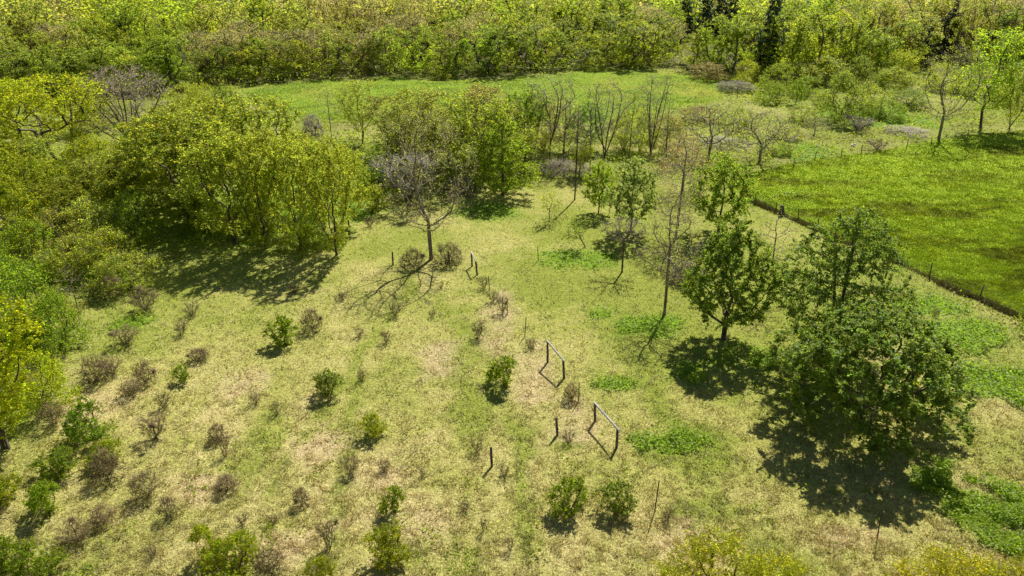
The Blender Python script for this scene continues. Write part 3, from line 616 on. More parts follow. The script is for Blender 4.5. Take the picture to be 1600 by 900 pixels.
# left thicket
tree('barefan', 207, 228, 106, 125, 'large bare grey tree with a fan of dense twigs', OL, (.30, .235, .17), name='bare_tree')
tree('parasol', 100, 258, 122, 160, 'flat-crowned bright yellow-green tree on dark leaning trunks', (.215, .225, .012), name='tree')
tree('parasol', 25, 250, 128, 130, 'bright yellow-green flat-crowned tree at the left edge', (.205, .22, .012), name='tree')
for u, v, tv, wp, key, c, lab in (
    (15, 400, 262, 120, 'clump1', YG, 'yellow-green tree overhanging the dark hollow at the left edge'),
    (70, 345, 242, 110, 'clump3', YG, 'yellow-green tree below the flat-crowned tree'),
    (130, 335, 255, 95, 'budding0', OL, 'grey-olive budding tree left of the leafy clump'),
    (185, 335, 252, 100, 'clump2', LG, 'light green tree touching the left side of the leafy clump'),
    (150, 392, 312, 90, 'bigshrub1', OL, 'loose olive shrub below the grey-olive budding tree'),
    (215, 380, 300, 90, 'bigshrub1', MG, 'green shrub at the left foot of the leafy clump'),
    (100, 400, 330, 80, 'bigshrub1', (.17, .16, .035), 'brownish olive shrub beside the dark hollow'),
    (55, 300, 215, 90, 'budding2', OL, 'hazy olive tree in front of the left flat-crowned tree'),
    (150, 290, 215, 90, 'clump3', YG, 'yellow-green tree below the large bare grey tree'),
    (225, 290, 205, 80, 'clump1', LG, 'light green tree right of the foot of the large bare grey tree'),
    (0, 330, 225, 90, 'clump2', YG, 'yellow-green tree cut by the left edge above the dark hollow'),
    (40, 535, 412, 150, 'bigshrub0', (.125, .170, .016), 'big mid-green shrub at the left edge below the dark hollow'),
    (100, 540, 455, 90, 'bigshrub0', (.125, .165, .016), 'mid-green shrub right of the big left-edge shrub'),
    (5, 700, 478, 170, 'clump0', (.215, .225, .010), 'bright golden-green tree cut by the left edge'),
    (70, 640, 545, 90, 'bigshrub0', (.20, .215, .012), 'golden-green shrub in front of the golden tree'),
    (-10, 560, 470, 80, 'clump1', (.20, .205, .012), 'golden-green tree behind the golden tree at the left edge'),
    (60, 430, 345, 100, 'bigshrub0', MG, 'green shrub in front of the dark hollow'),
    (10, 460, 380, 110, 'bigshrub0', (.13, .17, .015), 'green shrub at the left edge just below the dark hollow'),
    (120, 430, 370, 90, 'bigshrub1', OL, 'thin olive shrub above the small bare brown tree'),
    (170, 425, 360, 90, 'bigshrub1', LG, 'light olive shrub left of the clump shadow'),
    (230, 345, 255, 90, 'clump3', LG, 'light green tree just in front of the wide left clump tree'),
    (100, 365, 285, 90, 'clump2', LG, 'light green tree above the brownish olive shrub'),
    (185, 300, 232, 80, 'bigshrub1', OL, 'olive shrub under the yellow-green tree below the bare grey tree'),
    (20, 290, 205, 100, 'clump3', YG, 'yellow-green tree below the flat-crowned tree at the left edge'),
    (140, 265, 205, 80, 'bigshrub0', YG, 'yellow-green shrub left of the foot of the large bare grey tree'),
    (250, 262, 190, 80, 'clump1', YG, 'yellow-green tree behind the left back of the leafy clump'),
    (275, 225, 160, 70, 'wood0', LG, 'light green round tree right of the large bare grey tree'),
    (60, 215, 140, 90, 'wood3', YG, 'yellow-green tree behind the flat-crowned tree'),
    (150, 200, 125, 80, 'wood1', LG, 'light green tree behind the large bare grey tree'),
    (-10, 205, 135, 90, 'wood2', LG, 'light green tree behind the flat-crowned tree at the left edge'),
    (320, 200, 140, 50, 'bigshrub1', LG, 'light green shrub between the young green tree and the leafy clump'),
    (205, 452, 395, 90, 'bigshrub1', OL, 'dull olive shrub above the brown brush left of the clump shadow'),
    (122, 484, 412, 44, 'thinbare', OL, 'small bare brown tree right of the mid-green shrubs')):
    tree(key, u, v, tv, wp, lab, c, group='trees and shrubs of the left thicket')

# ------------------------------------------------------------------ shrubs on the pasture
GRN_S, YEL_S = (.150, .180, .012), (.195, .205, .012)
for u, v, w_, h_, key, c, lab in (
    (445, 541, 42, 62, 'shrub0', GRN_S, 'green shrub beside the round brown bush below the clump shadow'),
    (790, 604, 56, 60, 'shrub1', GRN_S, 'green shrub left of the two nearest rail frames'),
    (510, 622, 46, 56, 'shrub2', (.13, .15, .03), 'mixed brown and green shrub alone in mid pasture'),
    (148, 690, 76, 86, 'shrub3', (.125, .165, .016), 'large dark green shrub with a black shadow near the golden tree'),
    (583, 682, 36, 46, 'shrub0', YEL_S, 'small yellow-green shrub on a dark stem in mid pasture'),
    (618, 800, 44, 52, 'shrub1', GRN_S, 'green shrub with a dead branch beside it'),
    (607, 880, 60, 72, 'shrub0', YEL_S, 'yellow-green shrub just below the shrub with a dead branch'),
    (890, 806, 66, 78, 'shrub3', GRN_S, 'bushy green shrub with a dark spidery shadow'),
    (966, 800, 62, 62, 'shrub2', (.15, .17, .03), 'half-bare shrub right of the spidery-shadow shrub'),
    (320, 878, 50, 72, 'shrub1', YEL_S, 'upright yellow-green shrub at the bottom left'),
    (372, 900, 96, 76, 'shrub3', YEL_S, 'wide yellow-green shrub at the bottom beside the upright one'),
    (505, 915, 54, 50, 'shrub2', YEL_S, 'yellow-green shrub cut by the bottom edge'),
    (168, 728, 56, 46, 'shrub2', YEL_S, 'yellow-green shrub below the large dark green shrub'),
    (95, 745, 56, 52, 'shrub0', MG, 'loose green shrub left of the large brown brush'),
    (80, 805, 60, 66, 'shrub1', GRN_S, 'bright green shrub with a dark foot near the left edge'),
    (64, 896, 72, 70, 'shrub3', GRN_S, 'dense bright green shrub in the bottom left corner'),
    (10, 895, 66, 70, 'shrub1', GRN_S, 'bright green shrub cut by the left edge at the bottom'),
    (288, 598, 28, 38, 'shrub2', MG, 'small green shrub between brown bushes at the left'),
    (5, 790, 50, 60, 'shrub0', YEL_S, 'yellow-green shrub on the left edge above the bottom corner'),
    (1235, 905, 40, 30, 'shrub2', MG, 'little green shrub at the bottom between the golden bushes'),
    (585, 335, 50, 60, 'shrub1', LG, 'light green shrub right of the leafy clump')):
    tree(key, u, v - h_ * .06, v - h_ * .72, w_, lab, c, TW_B, 'green shrubs scattered on the pasture', 'green_shrub', 'shrub', SH)
tree('bigshrub0', 1130, 958, 855, 200, 'golden-green bush whose top shows at the bottom edge', (.23, .215, .02), TW_B, 'golden bushes along the bottom edge', 'golden_bush', 'shrub', SH)
tree('bigshrub0', 1195, 958, 868, 130, 'lower golden-green bush right of the first one at the bottom edge', (.23, .215, .02), TW_B, 'golden bushes along the bottom edge', 'golden_bush', 'shrub', SH)
tree('bigshrub0', 1475, 965, 868, 180, 'golden-green bush at the bottom edge near the right corner', (.23, .215, .02), TW_B, 'golden bushes along the bottom edge', 'golden_bush', 'shrub', SH)
tree('bigshrub1', 1565, 962, 885, 120, 'loose golden-green bush in the bottom right corner', (.23, .215, .02), TW_B, 'golden bushes along the bottom edge', 'golden_bush', 'shrub', SH)
TWC = (.15, .10, .056)
for u, v, w_, h_, lab in (
    (488, 518, 42, 46, 'round brown bush beside the green shrub below the clump shadow'),
    (228, 602, 44, 48, 'brown bush left of the small green shrub at the left'),
    (245, 688, 54, 46, 'wide low brown bush right of the large dark green shrub'),
    (342, 692, 40, 38, 'reddish brown bush above the thin dead stem'),
    (550, 742, 34, 34, 'small reddish round bush left of the dead branch'),
    (230, 782, 58, 48, 'grey brown twiggy bush with pale straw round it'),
    (170, 752, 66, 62, 'largest brown brush below the large dark green shrub'),
    (515, 862, 40, 58, 'upright brown bush right of the bottom yellow-green shrubs'),
    (420, 895, 60, 48, 'brown bush right of the wide yellow-green shrub at the bottom'),
    (355, 770, 46, 34, 'dark sprawling bush in the middle of the left pasture'),
    (472, 792, 34, 38, 'brown bush in a ring of straw'),
    (892, 628, 34, 38, 'brown tangle at the foot of the thin stake between the rail frames'),
    (198, 540, 50, 34, 'low brown bush near the small bare brown tree'),
    (152, 600, 60, 56, 'tall brown brush with bare stems right of the golden shrub'),
    (175, 585, 46, 30, 'dark brown brush touching the tall bare-stemmed brush'),
    (228, 488, 56, 40, 'dark brown brush at the left end of the clump shadow'),
    (170, 462, 60, 36, 'brown brush below the dull olive shrub'),
    (84, 668, 48, 46, 'thin pale bare bush right of the golden tree'),
    (265, 812, 36, 46, 'thin grey brush in straw at the lower left'),
    (162, 820, 50, 36, 'low brown brush right of the bright green dark-footed shrub'),
    (120, 850, 60, 34, 'flat brown brush above the bottom left corner shrubs'),
    (700, 415, 60, 46, 'tan bush at the right foot of the lone grey tree'),
    (645, 420, 50, 40, 'tan bush at the left foot of the lone grey tree'),
    (310, 565, 40, 26, 'low brown brush below the clump shadow at left'),
    (205, 620, 40, 30, 'low brown brush left of the wide low brown bush')):
    tree(random.choice(['brush0', 'brush1', 'brush2', 'brush3']), u, v - h_ * .08, v - h_ * .76, w_ * .76, lab, OL, tuple(np.array(TWC) * random.uniform(.75, 1.2)), 'brown bare bushes on the pasture', 'bare_bush', 'bush', SH)
for u, v, w_, h_, lab in (
    (618, 496, 30, 30, 'brown weed clump in front of the lone grey tree shadow'),
    (675, 497, 18, 16, 'small brown weed clump right of the clump before the lone tree shadow'),
    (562, 528, 22, 20, 'brown weed clump left of the pale stem in mid pasture'),
    (603, 538, 24, 26, 'spiky brown weed clump around a pale stem'),
    (748, 530, 30, 34, 'bushy brown weed clump left of the thin wire stakes'),
    (565, 596, 22, 22, 'weed clump right of the mixed brown and green shrub'),
    (400, 632, 26, 24, 'small weed clump in the left half of mid pasture'),
    (433, 650, 24, 26, 'weed clump right and below the small left mid pasture clump'),
    (257, 640, 28, 30, 'dark weed clump above the wide low brown bush'),
    (745, 708, 30, 28, 'dark weed clump left of the nearest lone wooden post'),
    (600, 738, 28, 22, 'flat weed clump right of the small reddish round bush'),
    (785, 492, 28, 36, 'weed clump at the foot of the second thin stake'),
    (770, 474, 26, 24, 'weed clump between the first and second thin stakes'),
    (756, 452, 26, 26, 'weed clump just below the far rail frame'),
    (830, 545, 26, 20, 'pale weed clump left of the middle rail frame'),
    (797, 862, 20, 30, 'single reddish weed stalk clump at the bottom centre'),
    (755, 832, 14, 30, 'thin bare stem with a few twigs at the bottom centre'),
    (888, 694, 28, 24, 'weed clump between the leaning post and the nearest rail frame'),
    (788, 745, 26, 22, 'weed clump right of the nearest lone wooden post'),
    (725, 800, 24, 18, 'dark low weed clump below the nearest lone wooden post'),
    (1042, 815, 22, 24, 'weed clump right of the leaning steel stake'),
    (380, 822, 26, 24, 'weed clump above the wide yellow-green bottom shrub'),
    (428, 822, 22, 22, 'weed clump left of the upright brown bush'),
    (352, 716, 22, 40, 'thin dead stem below the reddish brown bush'),
    (500, 600, 18, 16, 'tiny weed clump at the top of the mixed shrub'),
    (578, 356, 24, 20, 'weed clump right of the rightmost slender tree'),
    (285, 525, 30, 26, 'weed clump below the left part of the clump shadow'),
    (300, 495, 34, 24, 'pale weed clump at the lower tip of the clump shadow'),
    (320, 560, 22, 20, 'weed clump right of the low brush under the clump shadow'),
    (660, 745, 16, 14, 'tiny weed clump in the middle of the near pasture'),
    (1220, 878, 22, 20, 'weed clump above the golden bushes'),
    (240, 870, 26, 24, 'weed clump left of the upright bottom left shrub'),
    (535, 470, 18, 16, 'tiny weed clump by the round brown bush'),
    (460, 460, 22, 18, 'weed clump at the right rim of the clump shadow'),
    (1405, 470, 20, 16, 'dark weed clump in the strip along the paddock fence'),
    (1424, 484, 22, 18, 'second dark weed clump along the paddock fence strip'),
    (1461, 496, 14, 16, 'dark knob of dead weed right of the fence strip clumps'),
    (1370, 235, 46, 22, 'dark weed bush inside the top edge of the paddock')):
    tree(random.choice(['clod0', 'clod1', 'clod2']), u, v - h_ * .08, v - h_ * .76, w_ * .76, lab, OL, tuple(np.array(TWC) * random.uniform(.6, 1.1)), 'brown weed clumps on the pasture', 'weed_clump', 'weed clump', SH)
HP = {'trunk': 'dead_limb', 'branches': 'dead_twigs'}
tree('heap0', 1075, 440, 412, 66, 'dark pile of dead branches behind the grey nearly bare tree', OL, (.13, .105, .085), None, 'brush_pile', 'brush pile', HP)
tree('heap1', 880, 268, 252, 80, 'grey fallen branches between the bare trees', OL, (.27, .23, .17), None, 'brush_pile', 'brush pile', HP)
tree('heap0', 722, 298, 276, 62, 'fallen branches at the foot of the leaning twin-trunk tree', OL, (.25, .21, .16), None, 'brush_pile', 'brush pile', HP)
tree('heap1', 1130, 226, 219, 80, 'pale dead brush between the spreading fruit trees', OL, (.40, .35, .26), None, 'brush_pile', 'brush pile', HP)
tree('heap0', 1415, 207, 200, 70, 'pale dead brush left of the sparse paddock tree', OL, (.42, .37, .28), None, 'brush_pile', 'brush pile', HP)

# ------------------------------------------------------------------ posts, rail frames, stakes
def pole_mesh(name, p0, p1, r0, r1, material, sides=10, seed=0, rings=7, dome=True):
    """a slightly crooked round pole from p0 to p1 with a worn top"""
    R_ = np.random.default_rng(seed); p0, p1 = np.array(p0, float), np.array(p1, float); d = p1 - p0; t = unit(d)
    a = unit(np.cross(t, [.31, .9, .2])); b = np.cross(t, a); V = []; F = []
    ts = list(np.linspace(0, 1, rings)); rad = [r0 + (r1 - r0) * q for q in ts]
    if dome: ts += [1.012]; rad += [r1 * .72]
    for q, rr in zip(ts, rad):
        c = p0 + d * q + (a * R_.normal(0, .08) + b * R_.normal(0, .08)) * rr
        for k in range(sides):
            th = 2 * math.pi * k / sides; V.append(c + rr * R_.uniform(.93, 1.07) * (math.cos(th) * a + math.sin(th) * b))
    m = len(ts); g = np.arange(m * sides).reshape(m, sides); g2 = np.roll(g, -1, 1)
    F.append(np.stack([g[:-1], g2[:-1], g2[1:], g[1:]], -1).reshape(-1, 4))
    V += [p0, p0 + d * ts[-1]]; n = m * sides
    F.append(np.array([[n, g[0, (k + 1) % sides], g[0, k]] for k in range(sides)] + [[n + 1, g[-1, k], g[-1, (k + 1) % sides]] for k in range(sides)]))
    return mesh_np(name, V, F, material)
def ends(u0, v0, u1, v1):
    b = P(u0, v0); return b, top_at(b, u1, v1)
def rail_frame(bl, tl, br, tr, label, seed):
    b0, t0 = ends(*bl, *tl); b1, t1 = ends(*br, *tr); root = link('rail_frame', None); root.location = b0
    tag(root, label, 'fence brace', 'wooden rail frames left from an old fence')
    rel = lambda p: np.array(p) - np.array(b0)
    dn = np.array([0, 0, .35])
    link('post', pole_mesh('post', rel(b0) - dn, rel(t0), .085, .078, M_WOOD, seed=seed), root)
    link('post', pole_mesh('post', rel(b1) - dn, rel(t1), .088, .08, M_WOOD, seed=seed + 1), root)
    up = np.array([0, 0, .075]); d = unit(rel(t1) - rel(t0)); link('rail', pole_mesh('rail', rel(t0) - d * .10 + up, rel(t1) + d * .12 + up, .068, .06, M_RAIL, seed=seed + 2), root)
    return root
rail_frame((930, 658), (929.5, 632), (963, 700), (965, 672), 'nearest wooden rail frame of two posts and a pale top rail', 1)
rail_frame((856, 566), (855.5, 535), (882, 591), (880, 564), 'middle wooden rail frame of two posts and a pale top rail', 5)
rail_frame((738, 416), (736.5, 396), (746, 430), (743.5, 409), 'farthest wooden rail frame seen almost end on below the lone grey tree', 9)
for q, (bu, bv, tu, tv, lab) in enumerate((
    (769, 729, 767, 699, 'nearest lone wooden post in the middle of the pasture'),
    (872, 680, 869, 653, 'leaning wooden post left of the nearest rail frame'),
    (614, 414, 613, 394, 'short wooden post left of the lone grey tree'),
    (702, 412, 701, 394, 'wooden post half hidden in the tan bush right of the lone grey tree'),
    (1113, 884, 1114, 855, 'dark stick post standing among the golden bushes'))):
    b, t = ends(bu, bv, tu, tv); o = link('wooden_post', pole_mesh('wooden_post', (0, 0, -.35), np.array(t) - np.array(b), .085, .075, M_WOOD, seed=40 + q)); o.location = b
    tag(o, lab, 'post')
def stake_mesh(name, vec, wd=.05, material=M_STEEL):
    """rolled steel T section stake"""
    v = np.array(vec, float); t = unit(v); a = unit(np.cross(t, [0, 1, .01])); b = np.cross(t, a); V = []; F = []
    for (ca, cb, ha, hb) in ((0, 0, wd / 2, .006), (0, wd * .45, .006, wd * .42)):
        i = len(V)
        for p in (-t * .4, v):
            for sa, sb in ((-1, -1), (1, -1), (1, 1), (-1, 1)): V.append(p + a * (ca + sa * ha) + b * (cb + sb * hb))
        F += [[i, i + 1, i + 5, i + 4], [i + 1, i + 2, i + 6, i + 5], [i + 2, i + 3, i + 7, i + 6], [i + 3, i, i + 4, i + 7], [i + 4, i + 5, i + 6, i + 7], [i + 3, i + 2, i + 1, i]]
    for k in range(9):                           # studs up the face
        c = v * (.12 + .1 * k) - b * .012; i = len(V)
        for sa, sc in ((-1, -1), (1, -1), (1, 1), (-1, 1)): V.append(c + a * sa * .012 + t * sc * .012)
        V.append(c - b * .012); F += [[i, i + 1, i + 4, i + 4]]; F.pop(); F += []
        for e in range(4): F.append([i + e, i + (e + 1) % 4, i + 4])
    return mesh_np(name, V, [np.array([f for f in F if len(f) == 4]), np.array([f for f in F if len(f) == 3])], material)
for q, (bu, bv, tu, tv, lab) in enumerate((
    (765, 453, 763, 431, 'first thin steel stake below the far rail frame'),
    (793, 492, 792, 464, 'second thin steel stake in the row below the far rail frame'),
    (820, 526, 822, 497, 'third thin steel stake just above the middle rail frame'),
    (841, 408, 840, 385, 'thin steel stake by the leafy weed patch'),
    (904, 628, 905, 597, 'thin steel stake with a brown tangle at its foot'),
    (1023, 799, 1030, 751, 'leaning steel stake right of the half-bare shrub'),
    (1371, 839, 1379, 791, 'leaning steel stake below the shadow of the broad bushy tree'))):
    b, t = ends(bu, bv, tu, tv); o = link('steel_stake', stake_mesh('steel_stake', np.array(t) - np.array(b), .062)); o.location = b
    tag(o, lab, 'stake', 'thin steel stakes on the pasture')
# paddock fence: stakes and wire, with the dark turf bank along its foot
def wire_fence(pts, label, wires=(.35, .75, 1.12)):
    ps = [ends(*p) for p in pts]; b0 = np.array(ps[0][0]); root = link('wire_fence', None); root.location = b0; tag(root, label, 'fence')
    for b, t in ps:
        o = link('post', stake_mesh('post', np.array(t) - np.array(b), .10), root); o.location = np.array(b) - b0
    for h in wires:
        V = []; F = []
        for i in range(len(ps) - 1):
            p, q = [np.array(e[0]) + unit(np.array(e[1]) - np.array(e[0])) * h - b0 for e in (ps[i], ps[i + 1])]
            for j in range(6):
                s = j / 5; c = p + (q - p) * s - np.array([0, 0, .06 * math.sin(math.pi * s)])
                d = unit(q - p); a = unit(np.cross(d, [0, 0, 1])); e = np.cross(a, d)
                for k in range(3): V.append(c + .006 * (math.cos(2.1 * k) * a + math.sin(2.1 * k) * e))
        m = len(V) // 3; g = np.arange(m * 3).reshape(m, 3); g2 = np.roll(g, -1, 1)
        link('wire', mesh_np('wire', V, [np.stack([g[:-1], g2[:-1], g2[1:], g[1:]], -1).reshape(-1, 4)], M_WIRE), root)
wire_fence([(1181, 318, 1181, 305), (1213, 331, 1213, 316), (1248, 342, 1248, 326), (1279, 356, 1279, 341), (1305, 368, 1305, 353), (1340, 384, 1340, 366), (1372, 398, 1371, 378), (1397, 408, 1397, 390), (1410, 416, 1411, 398),
            (1452, 433, 1457, 411), (1530, 466, 1538, 445), (1612, 503, 1618, 480)], 'thin wire fence on steel stakes along the dark turf bank of the paddock')
wire_fence([(1240, 262, 1241, 247), (1273, 249, 1276, 237), (1314, 245, 1316, 232), (1346, 240, 1347, 228), (1416, 231, 1420, 217), (1455, 228, 1456, 215), (1550, 218, 1553, 206), (1625, 212, 1626, 199)], 'far wire fence along the top edge of the paddock')
b, t = ends(1386, 427, 1388, 404); o = link('wooden_post', pole_mesh('wooden_post', (0, 0, -.3), np.array(t) - np.array(b), .09, .08, M_WOOD, seed=61)); o.location = b
tag(o, 'dark wooden post just outside the paddock fence by the upright-limbed tree', 'post')
b, t = ends(1223, 336, 1222, 321); o = link('stump', pole_mesh('stump', (0, 0, -.2), np.array(t) - np.array(b), .26, .20, M_BARK, sides=12, seed=62)); o.location = b
tag(o, 'thick dark stump on the turf bank of the paddock fence', 'stump')
bank = [P(u, v) for u, v in ((1162, 307), (1182, 318), (1200, 326), (1213, 332), (1235, 340), (1262, 352), (1295, 366), (1335, 383), (1370, 398), (1412, 416), (1440, 428), (1465, 440), (1490, 452), (1510, 462), (1535, 470), (1565, 484), (1600, 499), (1650, 522), (1720, 556))]
bp = np.array([p[:2] for p in bank]); seg = np.linalg.norm(np.diff(bp, axis=0), axis=1); cs = np.concatenate([[0], np.cumsum(seg)])
ss = np.arange(0, cs[-1], .22); cx = np.interp(ss, cs, bp[:, 0]); cy = np.interp(ss, cs, bp[:, 1]); cx += (fbm(ss, ss * 0, 2.5, 3) - .5) * .5; cy += (fbm(ss, ss * 0 + 9, 2.5, 3) - .5) * .5
tx = np.stack([np.gradient(cx), np.gradient(cy)], -1); tx = unit(tx); nxy = np.stack([-tx[:, 1], tx[:, 0]], -1)
size = .25 + .75 * sstep(.36, .56, fbm(ss, ss * 0 + 3, 3.5, 3)); V = []
for f, hz in ((-1, -.08), (-.55, .75), (0, 1), (.5, .8), (1, -.08)):
    hx = cx + nxy[:, 0] * f * (.10 + .16 * size); hy = cy + nxy[:, 1] * f * (.10 + .16 * size)
    V.append(np.stack([hx, hy, terr(hx, hy) + np.where(hz < 0, hz, hz * (.20 * size - .03) * rng.uniform(.7, 1.3, len(ss)))], -1))
V = np.stack(V, 1); m = len(ss); g = np.arange(m * 5).reshape(m, 5)
tag(link('earth_bank', mesh_np('earth_bank', V.reshape(-1, 3), [np.stack([g[:-1, :-1], g[1:, :-1], g[1:, 1:], g[:-1, 1:]], -1).reshape(-1, 4)], M_SOIL)), kind='structure')
k = rng.integers(0, m, 17000); x = cx[k] + nxy[k, 0] * rng.normal(0, .30, len(k)); y = cy[k] + nxy[k, 1] * rng.normal(0, .30, len(k))
v_, f_, c_ = blades(0, x, y, .12 + .34 * size[k] * (size[k] > .4), .055, (.7, .35), mix(RGB(.07, .065, .03) * np.ones((len(k), 3)), RGB(.16, .17, .03), rng.random(len(k)) ** 2))
tag(link('bank_grass', mesh_np('bank_grass', v_, [f_], M_GRASS, tint=c_)), 'dark coarse grass on the turf bank along the paddock fence', 'grass', kind='stuff')
# white sack in the grass
R_ = np.random.default_rng(5); th, ph = np.meshgrid(np.linspace(0, 2 * np.pi, 14, False), np.linspace(.05, 3.09, 9)); rr = 1 + R_.normal(0, .09, th.shape)
V = np.stack([.55 * rr * np.sin(ph) * np.cos(th), .36 * rr * np.sin(ph) * np.sin(th), .36 + .38 * rr * np.cos(ph) + .12 * np.cos(th)], -1); g = np.arange(14 * 9).reshape(9, 14); g2 = np.roll(g, -1, 1)
o = link('white_sack', mesh_np('white_sack', V.reshape(-1, 3), [np.stack([g[:-1], g[1:], g2[1:], g2[:-1]], -1).reshape(-1, 4)], M_WHITE, smooth=True)); o.location = P(1333, 229); o.scale = (.62, .62, .62)
tag(o, 'small white sack lying in the grass by the far paddock fence', 'sack')

# ------------------------------------------------------------------ the wood
CONIFERS = ((1198, 112, -24, 40, 'tallest dark conifer in the wood right of the meadow'), (1100, 62, -18, 30, 'left dark conifer of the group at the top of the picture'),
                          (1122, 60, -22, 30, 'middle dark conifer of the group at the top of the picture'), (1142, 62, -14, 28, 'right dark conifer of the group at the top of the picture'),
                          (1475, 92, 0, 42, 'dark conifer at the top right in the wood'), (1440, 100, 30, 30, 'smaller dark conifer left of the top right one'), (1545, 80, 8, 34, 'dark conifer nearest the top right corner'),
                          (1068, 62, -16, 26, 'small dark conifer at the left end of the top group'))
CPOS = [(P(c[0], c[1]), c[3]) for c in CONIFERS]
cand = []; gridc = {}
R_ = np.random.default_rng(17)
def free(x, y, d):
    for cb, cw in CPOS:
        if cb[1] - 34 < y < cb[1] + 3 and abs(x / y - cb[0] / cb[1]) < .6 * cw / 1217: return False
    ix, iy = int(x // 6), int(y // 6)
    for a in (-1, 0, 1):
        for b in (-1, 0, 1):
            for (px, py) in gridc.get((ix + a, iy + b), ()):
                if (px - x) ** 2 + (py - y) ** 2 < d * d: return False
    gridc.setdefault((ix, iy), []).append((x, y)); return True
# front row, then the depth of the wood
s = -.73
while s < .73:
    y0 = float(np.interp(s, slope, fp[:, 1])); y = y0 + R_.uniform(3.5, 6); x = s * y
    if free(x, y, 2.5): cand.append((x, y, True))
    s += R_.uniform(3.2, 5.6) / y0
for _ in range(26000):
    y = 105 + 255 * R_.random() ** .8; x = R_.uniform(-.74, .74) * y
    if y < float(front_y(x, y)) + 3.5: continue
    if free(x, y, 4.7 if y < 230 else (5.8 if y < 265 else 6.6)): cand.append((x, y, False))
cand.sort(key=lambda c: c[1] - front_y(c[0], c[1]) - (50 if c[2] else 0))
def wood_kind(x, y, fr):
    """which kind of tree stands there: colours drift across the wood"""
    z = float(terr(x, y)); d = y * _c + (CAM_H - z - 8) * _s
    u = 800 + FPX * x / d; v = 450 - FPX * ((z + 8 - CAM_H) * _c + y * _s) / d
    n = float(fbm(x, y, 28, 3, 50)); q = R_.random()
    brown = max(0, 1 - abs(u - 520) / 260) * (v < 66) * (not fr) * 1.0 + (u > 1330) * (v < 55) * .55 + (u < 120) * (v < 66) * .55 + (u > 560) * (u < 1050) * (v < 40) * .4 + .05
    if n > .58: brown += .12
    if fr: brown *= .3
    if q < brown:
        if R_.random() < .55: return random.choice(('haze0', 'haze1', 'haze2')), (.215, .18, .075), (.27, .22, .17), 'tan'
        return random.choice(('wood0', 'wood2', 'wood5')), (.190, .188, .042), TW_G, 'ochre'
    c = [(.180, .202, .022), (.200, .208, .020), (.155, .188, .022), (.180, .196, .036)][int(R_.integers(0, 4))]
    nm = {.180: 'yellow-green', .200: 'golden-green', .155: 'mid-green'}[c[0]]
    return random.choice(('wood0', 'wood1', 'wood2', 'wood3', 'wood4', 'wood5')), c, TW_G, nm
row = sorted([c for c in cand if c[2]], key=lambda c: c[0] / c[1])
vis = [c for c in row if abs(c[0] / (c[1] * _c + CAM_H * _s)) < .68]
ORD = ['first', 'second', 'third', 'fourth', 'fifth', 'sixth', 'seventh', 'eighth', 'ninth', 'tenth', 'eleventh', 'twelfth', 'thirteenth', 'fourteenth', 'fifteenth', 'sixteenth', 'seventeenth', 'eighteenth', 'nineteenth', 'twentieth']
def ordinal(i, n):
    j = n - 1 - i
    side, k = ('left', i) if i <= j else ('right', j)
    if k >= 20: return ('twenty-' + ORD[k - 20] if k < 29 else 'thirty-' + ORD[max(0, k - 30)] if k >= 30 else 'thirtieth') + ' from the ' + side
    return ORD[k] + ' from the ' + side
N_IND = 232
far = []
for i, c in enumerate(cand):
    x, y, fr = c; z = float(terr(x, y)) - .1
    key, col, tw, nm = wood_kind(x, y, fr)
    rk = y - float(front_y(x, y)); right = x / y > .33 and y < 215
    H = (R_.uniform(6.4, 10.0) if rk < 24 and x / y < .2 else R_.uniform(8.5, 13.5)) * (1.12 if right else 1) * (.75 if fr and R_.random() < .35 else 1); W = R_.uniform(6.6, 9.4)
    col = tuple(np.array(col) * R_.uniform(.86, 1.16) * R_.uniform(.98, 1.02, 3))
    if i < N_IND:
        if fr and c in vis: lab = f'{nm} tree in the front row of the wood, {ordinal(vis.index(c), len(vis))}'
        else:
            rk = y - float(front_y(x, y)); band = 'close behind' if rk < 8 else ('a row back behind' if rk < 14 else ('two rows back behind' if rk < 20 else 'deep in the wood behind'))
            j = min(range(len(vis)), key=lambda q: abs(vis[q][0] / vis[q][1] - x / y))
            lab = f'{nm} tree {band} the front tree {ordinal(j, len(vis))}'
        spawn('wood_tree', key, (x, y, z), H, W, lab, 'tree', 'trees of the wood beyond the meadow', col, tw)
    else: far.append((x, y, z, H, W, col, key))
# conifers that stand out darkly
PN = (.062, .092, .045)
for u, v, tv, wp, lab in CONIFERS:
    tree(random.choice(('pine0', 'pine1')), u, v, tv, wp, lab, PN, name='conifer_tree')
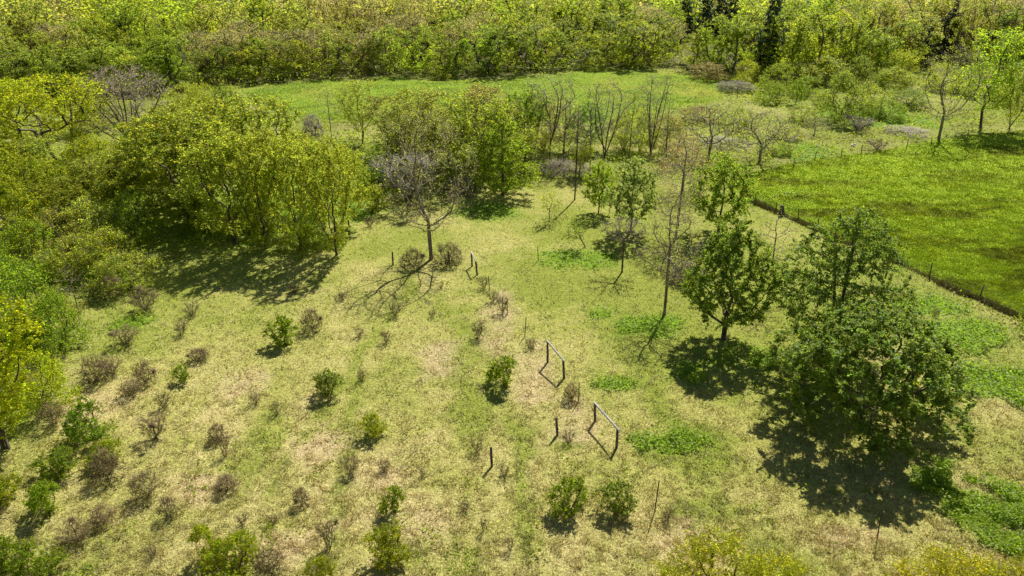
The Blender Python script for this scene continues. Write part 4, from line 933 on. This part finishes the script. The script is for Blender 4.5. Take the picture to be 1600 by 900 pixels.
# scrub at the foot of the wood
for q, (u, v, w_, h_, key, c, lab) in enumerate((
    (1108, 124, 60, 26, 'bigshrub1', (.20, .16, .07), 'tan bush at the foot of the wood by the right end of the meadow'),
    (1165, 128, 46, 34, 'bigshrub0', YG, 'yellow-green bush at the foot of the wood right of the tan bush'),
    (930, 110, 44, 22, 'bigshrub0', OL, 'low olive bush at the foot of the wood behind the meadow'),
    (690, 122, 40, 20, 'bigshrub0', YG, 'low yellow-green bush at the foot of the wood behind the meadow'),
    (1260, 150, 60, 30, 'bigshrub0', MG, 'low green bush at the foot of the right wood'),
    (1395, 140, 60, 34, 'bigshrub1', OL, 'low olive bush at the foot of the right wood'),
    (320, 172, 60, 40, 'bigshrub0', LG, 'light green bush left of the meadow'),
    (290, 170, 50, 40, 'bigshrub1', OL, 'olive bush between the bare grey tree and the meadow'),
    (1215, 240, 50, 20, 'bigshrub0', LG, 'low light green bush right of the corner fruit tree'),
    (1420, 165, 70, 26, 'bigshrub1', MG, 'low green bush left of the sparse paddock tree'),
    (1290, 165, 40, 24, 'bigshrub1', OL, 'small olive bush in the rough ground behind the paddock'),
    (1340, 205, 40, 20, 'brush1', OL, 'brown brush behind the far paddock fence'),
    (1255, 190, 50, 26, 'bigshrub1', OL, 'olive bush left of the bushy tree behind the paddock'),
    (1385, 185, 60, 30, 'bigshrub0', MG, 'green bush right of the bushy tree behind the paddock'),
    (1400, 130, 70, 50, 'bigshrub0', LG, 'light green shrub against the right wood'),
    (1340, 138, 70, 50, 'bigshrub0', (.12, .14, .02), 'dark green shrub against the right wood'),
    (1280, 135, 80, 46, 'bigshrub1', OL, 'wide olive shrub against the right wood'),
    (1215, 142, 60, 44, 'bigshrub0', (.14, .16, .02), 'round dark shrub where the meadow meets the right wood'),
    (1470, 140, 70, 40, 'bigshrub0', LG, 'light green shrub behind the sparse paddock tree'),
    (1540, 150, 80, 40, 'bigshrub0', YG, 'yellow-green shrub behind the leaning paddock tree'),
    (1590, 165, 60, 40, 'bigshrub1', OL, 'olive shrub at the right edge beyond the paddock'),
    (1230, 215, 46, 22, 'bigshrub1', OL, 'small olive bush above the corner fruit tree'),
    (1150, 195, 60, 26, 'bigshrub1', OL, 'olive bush above the spreading fruit trees'),
    (1090, 190, 60, 24, 'bigshrub1', BR, 'tan bush between the meadow and the spreading fruit trees'),
    (1040, 205, 60, 26, 'bigshrub1', OL, 'olive bush at the right end of the grove'),
    (1150, 140, 60, 12, 'brush0', OL, 'low dark brush along the right end of the meadow'))):
    tree(key, u, v, v - h_, w_, lab, c, (.2, .17, .13), None, 'bush', 'bush', SH)
# beyond the three hundred nearest trees the wood reads as one mass: simple crowns joined
tris = []; tones = []
for (x, y, z, H, W, col, key) in far:
    n = 440 if y < 265 else 270
    a = R_.uniform(0, 2 * np.pi, n); t = R_.random(n) ** .8; pr = np.sqrt(np.clip(1 - (1.5 * t - .6) ** 2, .05, 1)) * (R_.random(n) ** .4) * W * .5
    lob = 1 + .28 * np.sin(a * 3 + x) * np.sin(t * 9 + y)
    c = np.stack([x + pr * lob * np.cos(a), y + pr * lob * np.sin(a), z + H * (.12 + .85 * t)], -1)
    nr = unit(R_.normal(0, .5, (n, 3)) + [0, 0, .3] + unit(c - [x, y, z + H * .4]) * .9); ax = unit(np.cross(nr, R_.normal(size=(n, 3)))); sd2 = np.cross(nr, ax); L = (.62 * R_.uniform(.6, 1.4, n) * (1 if y < 265 else 1.25))[:, None]
    tris.append(np.stack([c - ax * L * .5, c + sd2 * L * .4, c + ax * L * .5, c - sd2 * L * .4], 1).reshape(-1, 3))
    tn = np.array(col) * R_.uniform(.86, 1.14, (n, 1)); tones.append(np.repeat(tn, 4, 0))
V = np.concatenate(tris)
if len(V): tag(link('far_wood', mesh_np('far_wood', V, [np.arange(len(V)).reshape(-1, 4)], leaf_material('far leaves', True), tint=np.concatenate(tones))), 'mass of budding trees closing the top of the picture', 'wood', kind='stuff')
print('far', len(far)); print('wood', len(cand), 'row', len(vis), 'tris', sum(len(o.data.polygons) for o in bpy.data.objects if o.type == 'MESH' and o.data.users == 1))
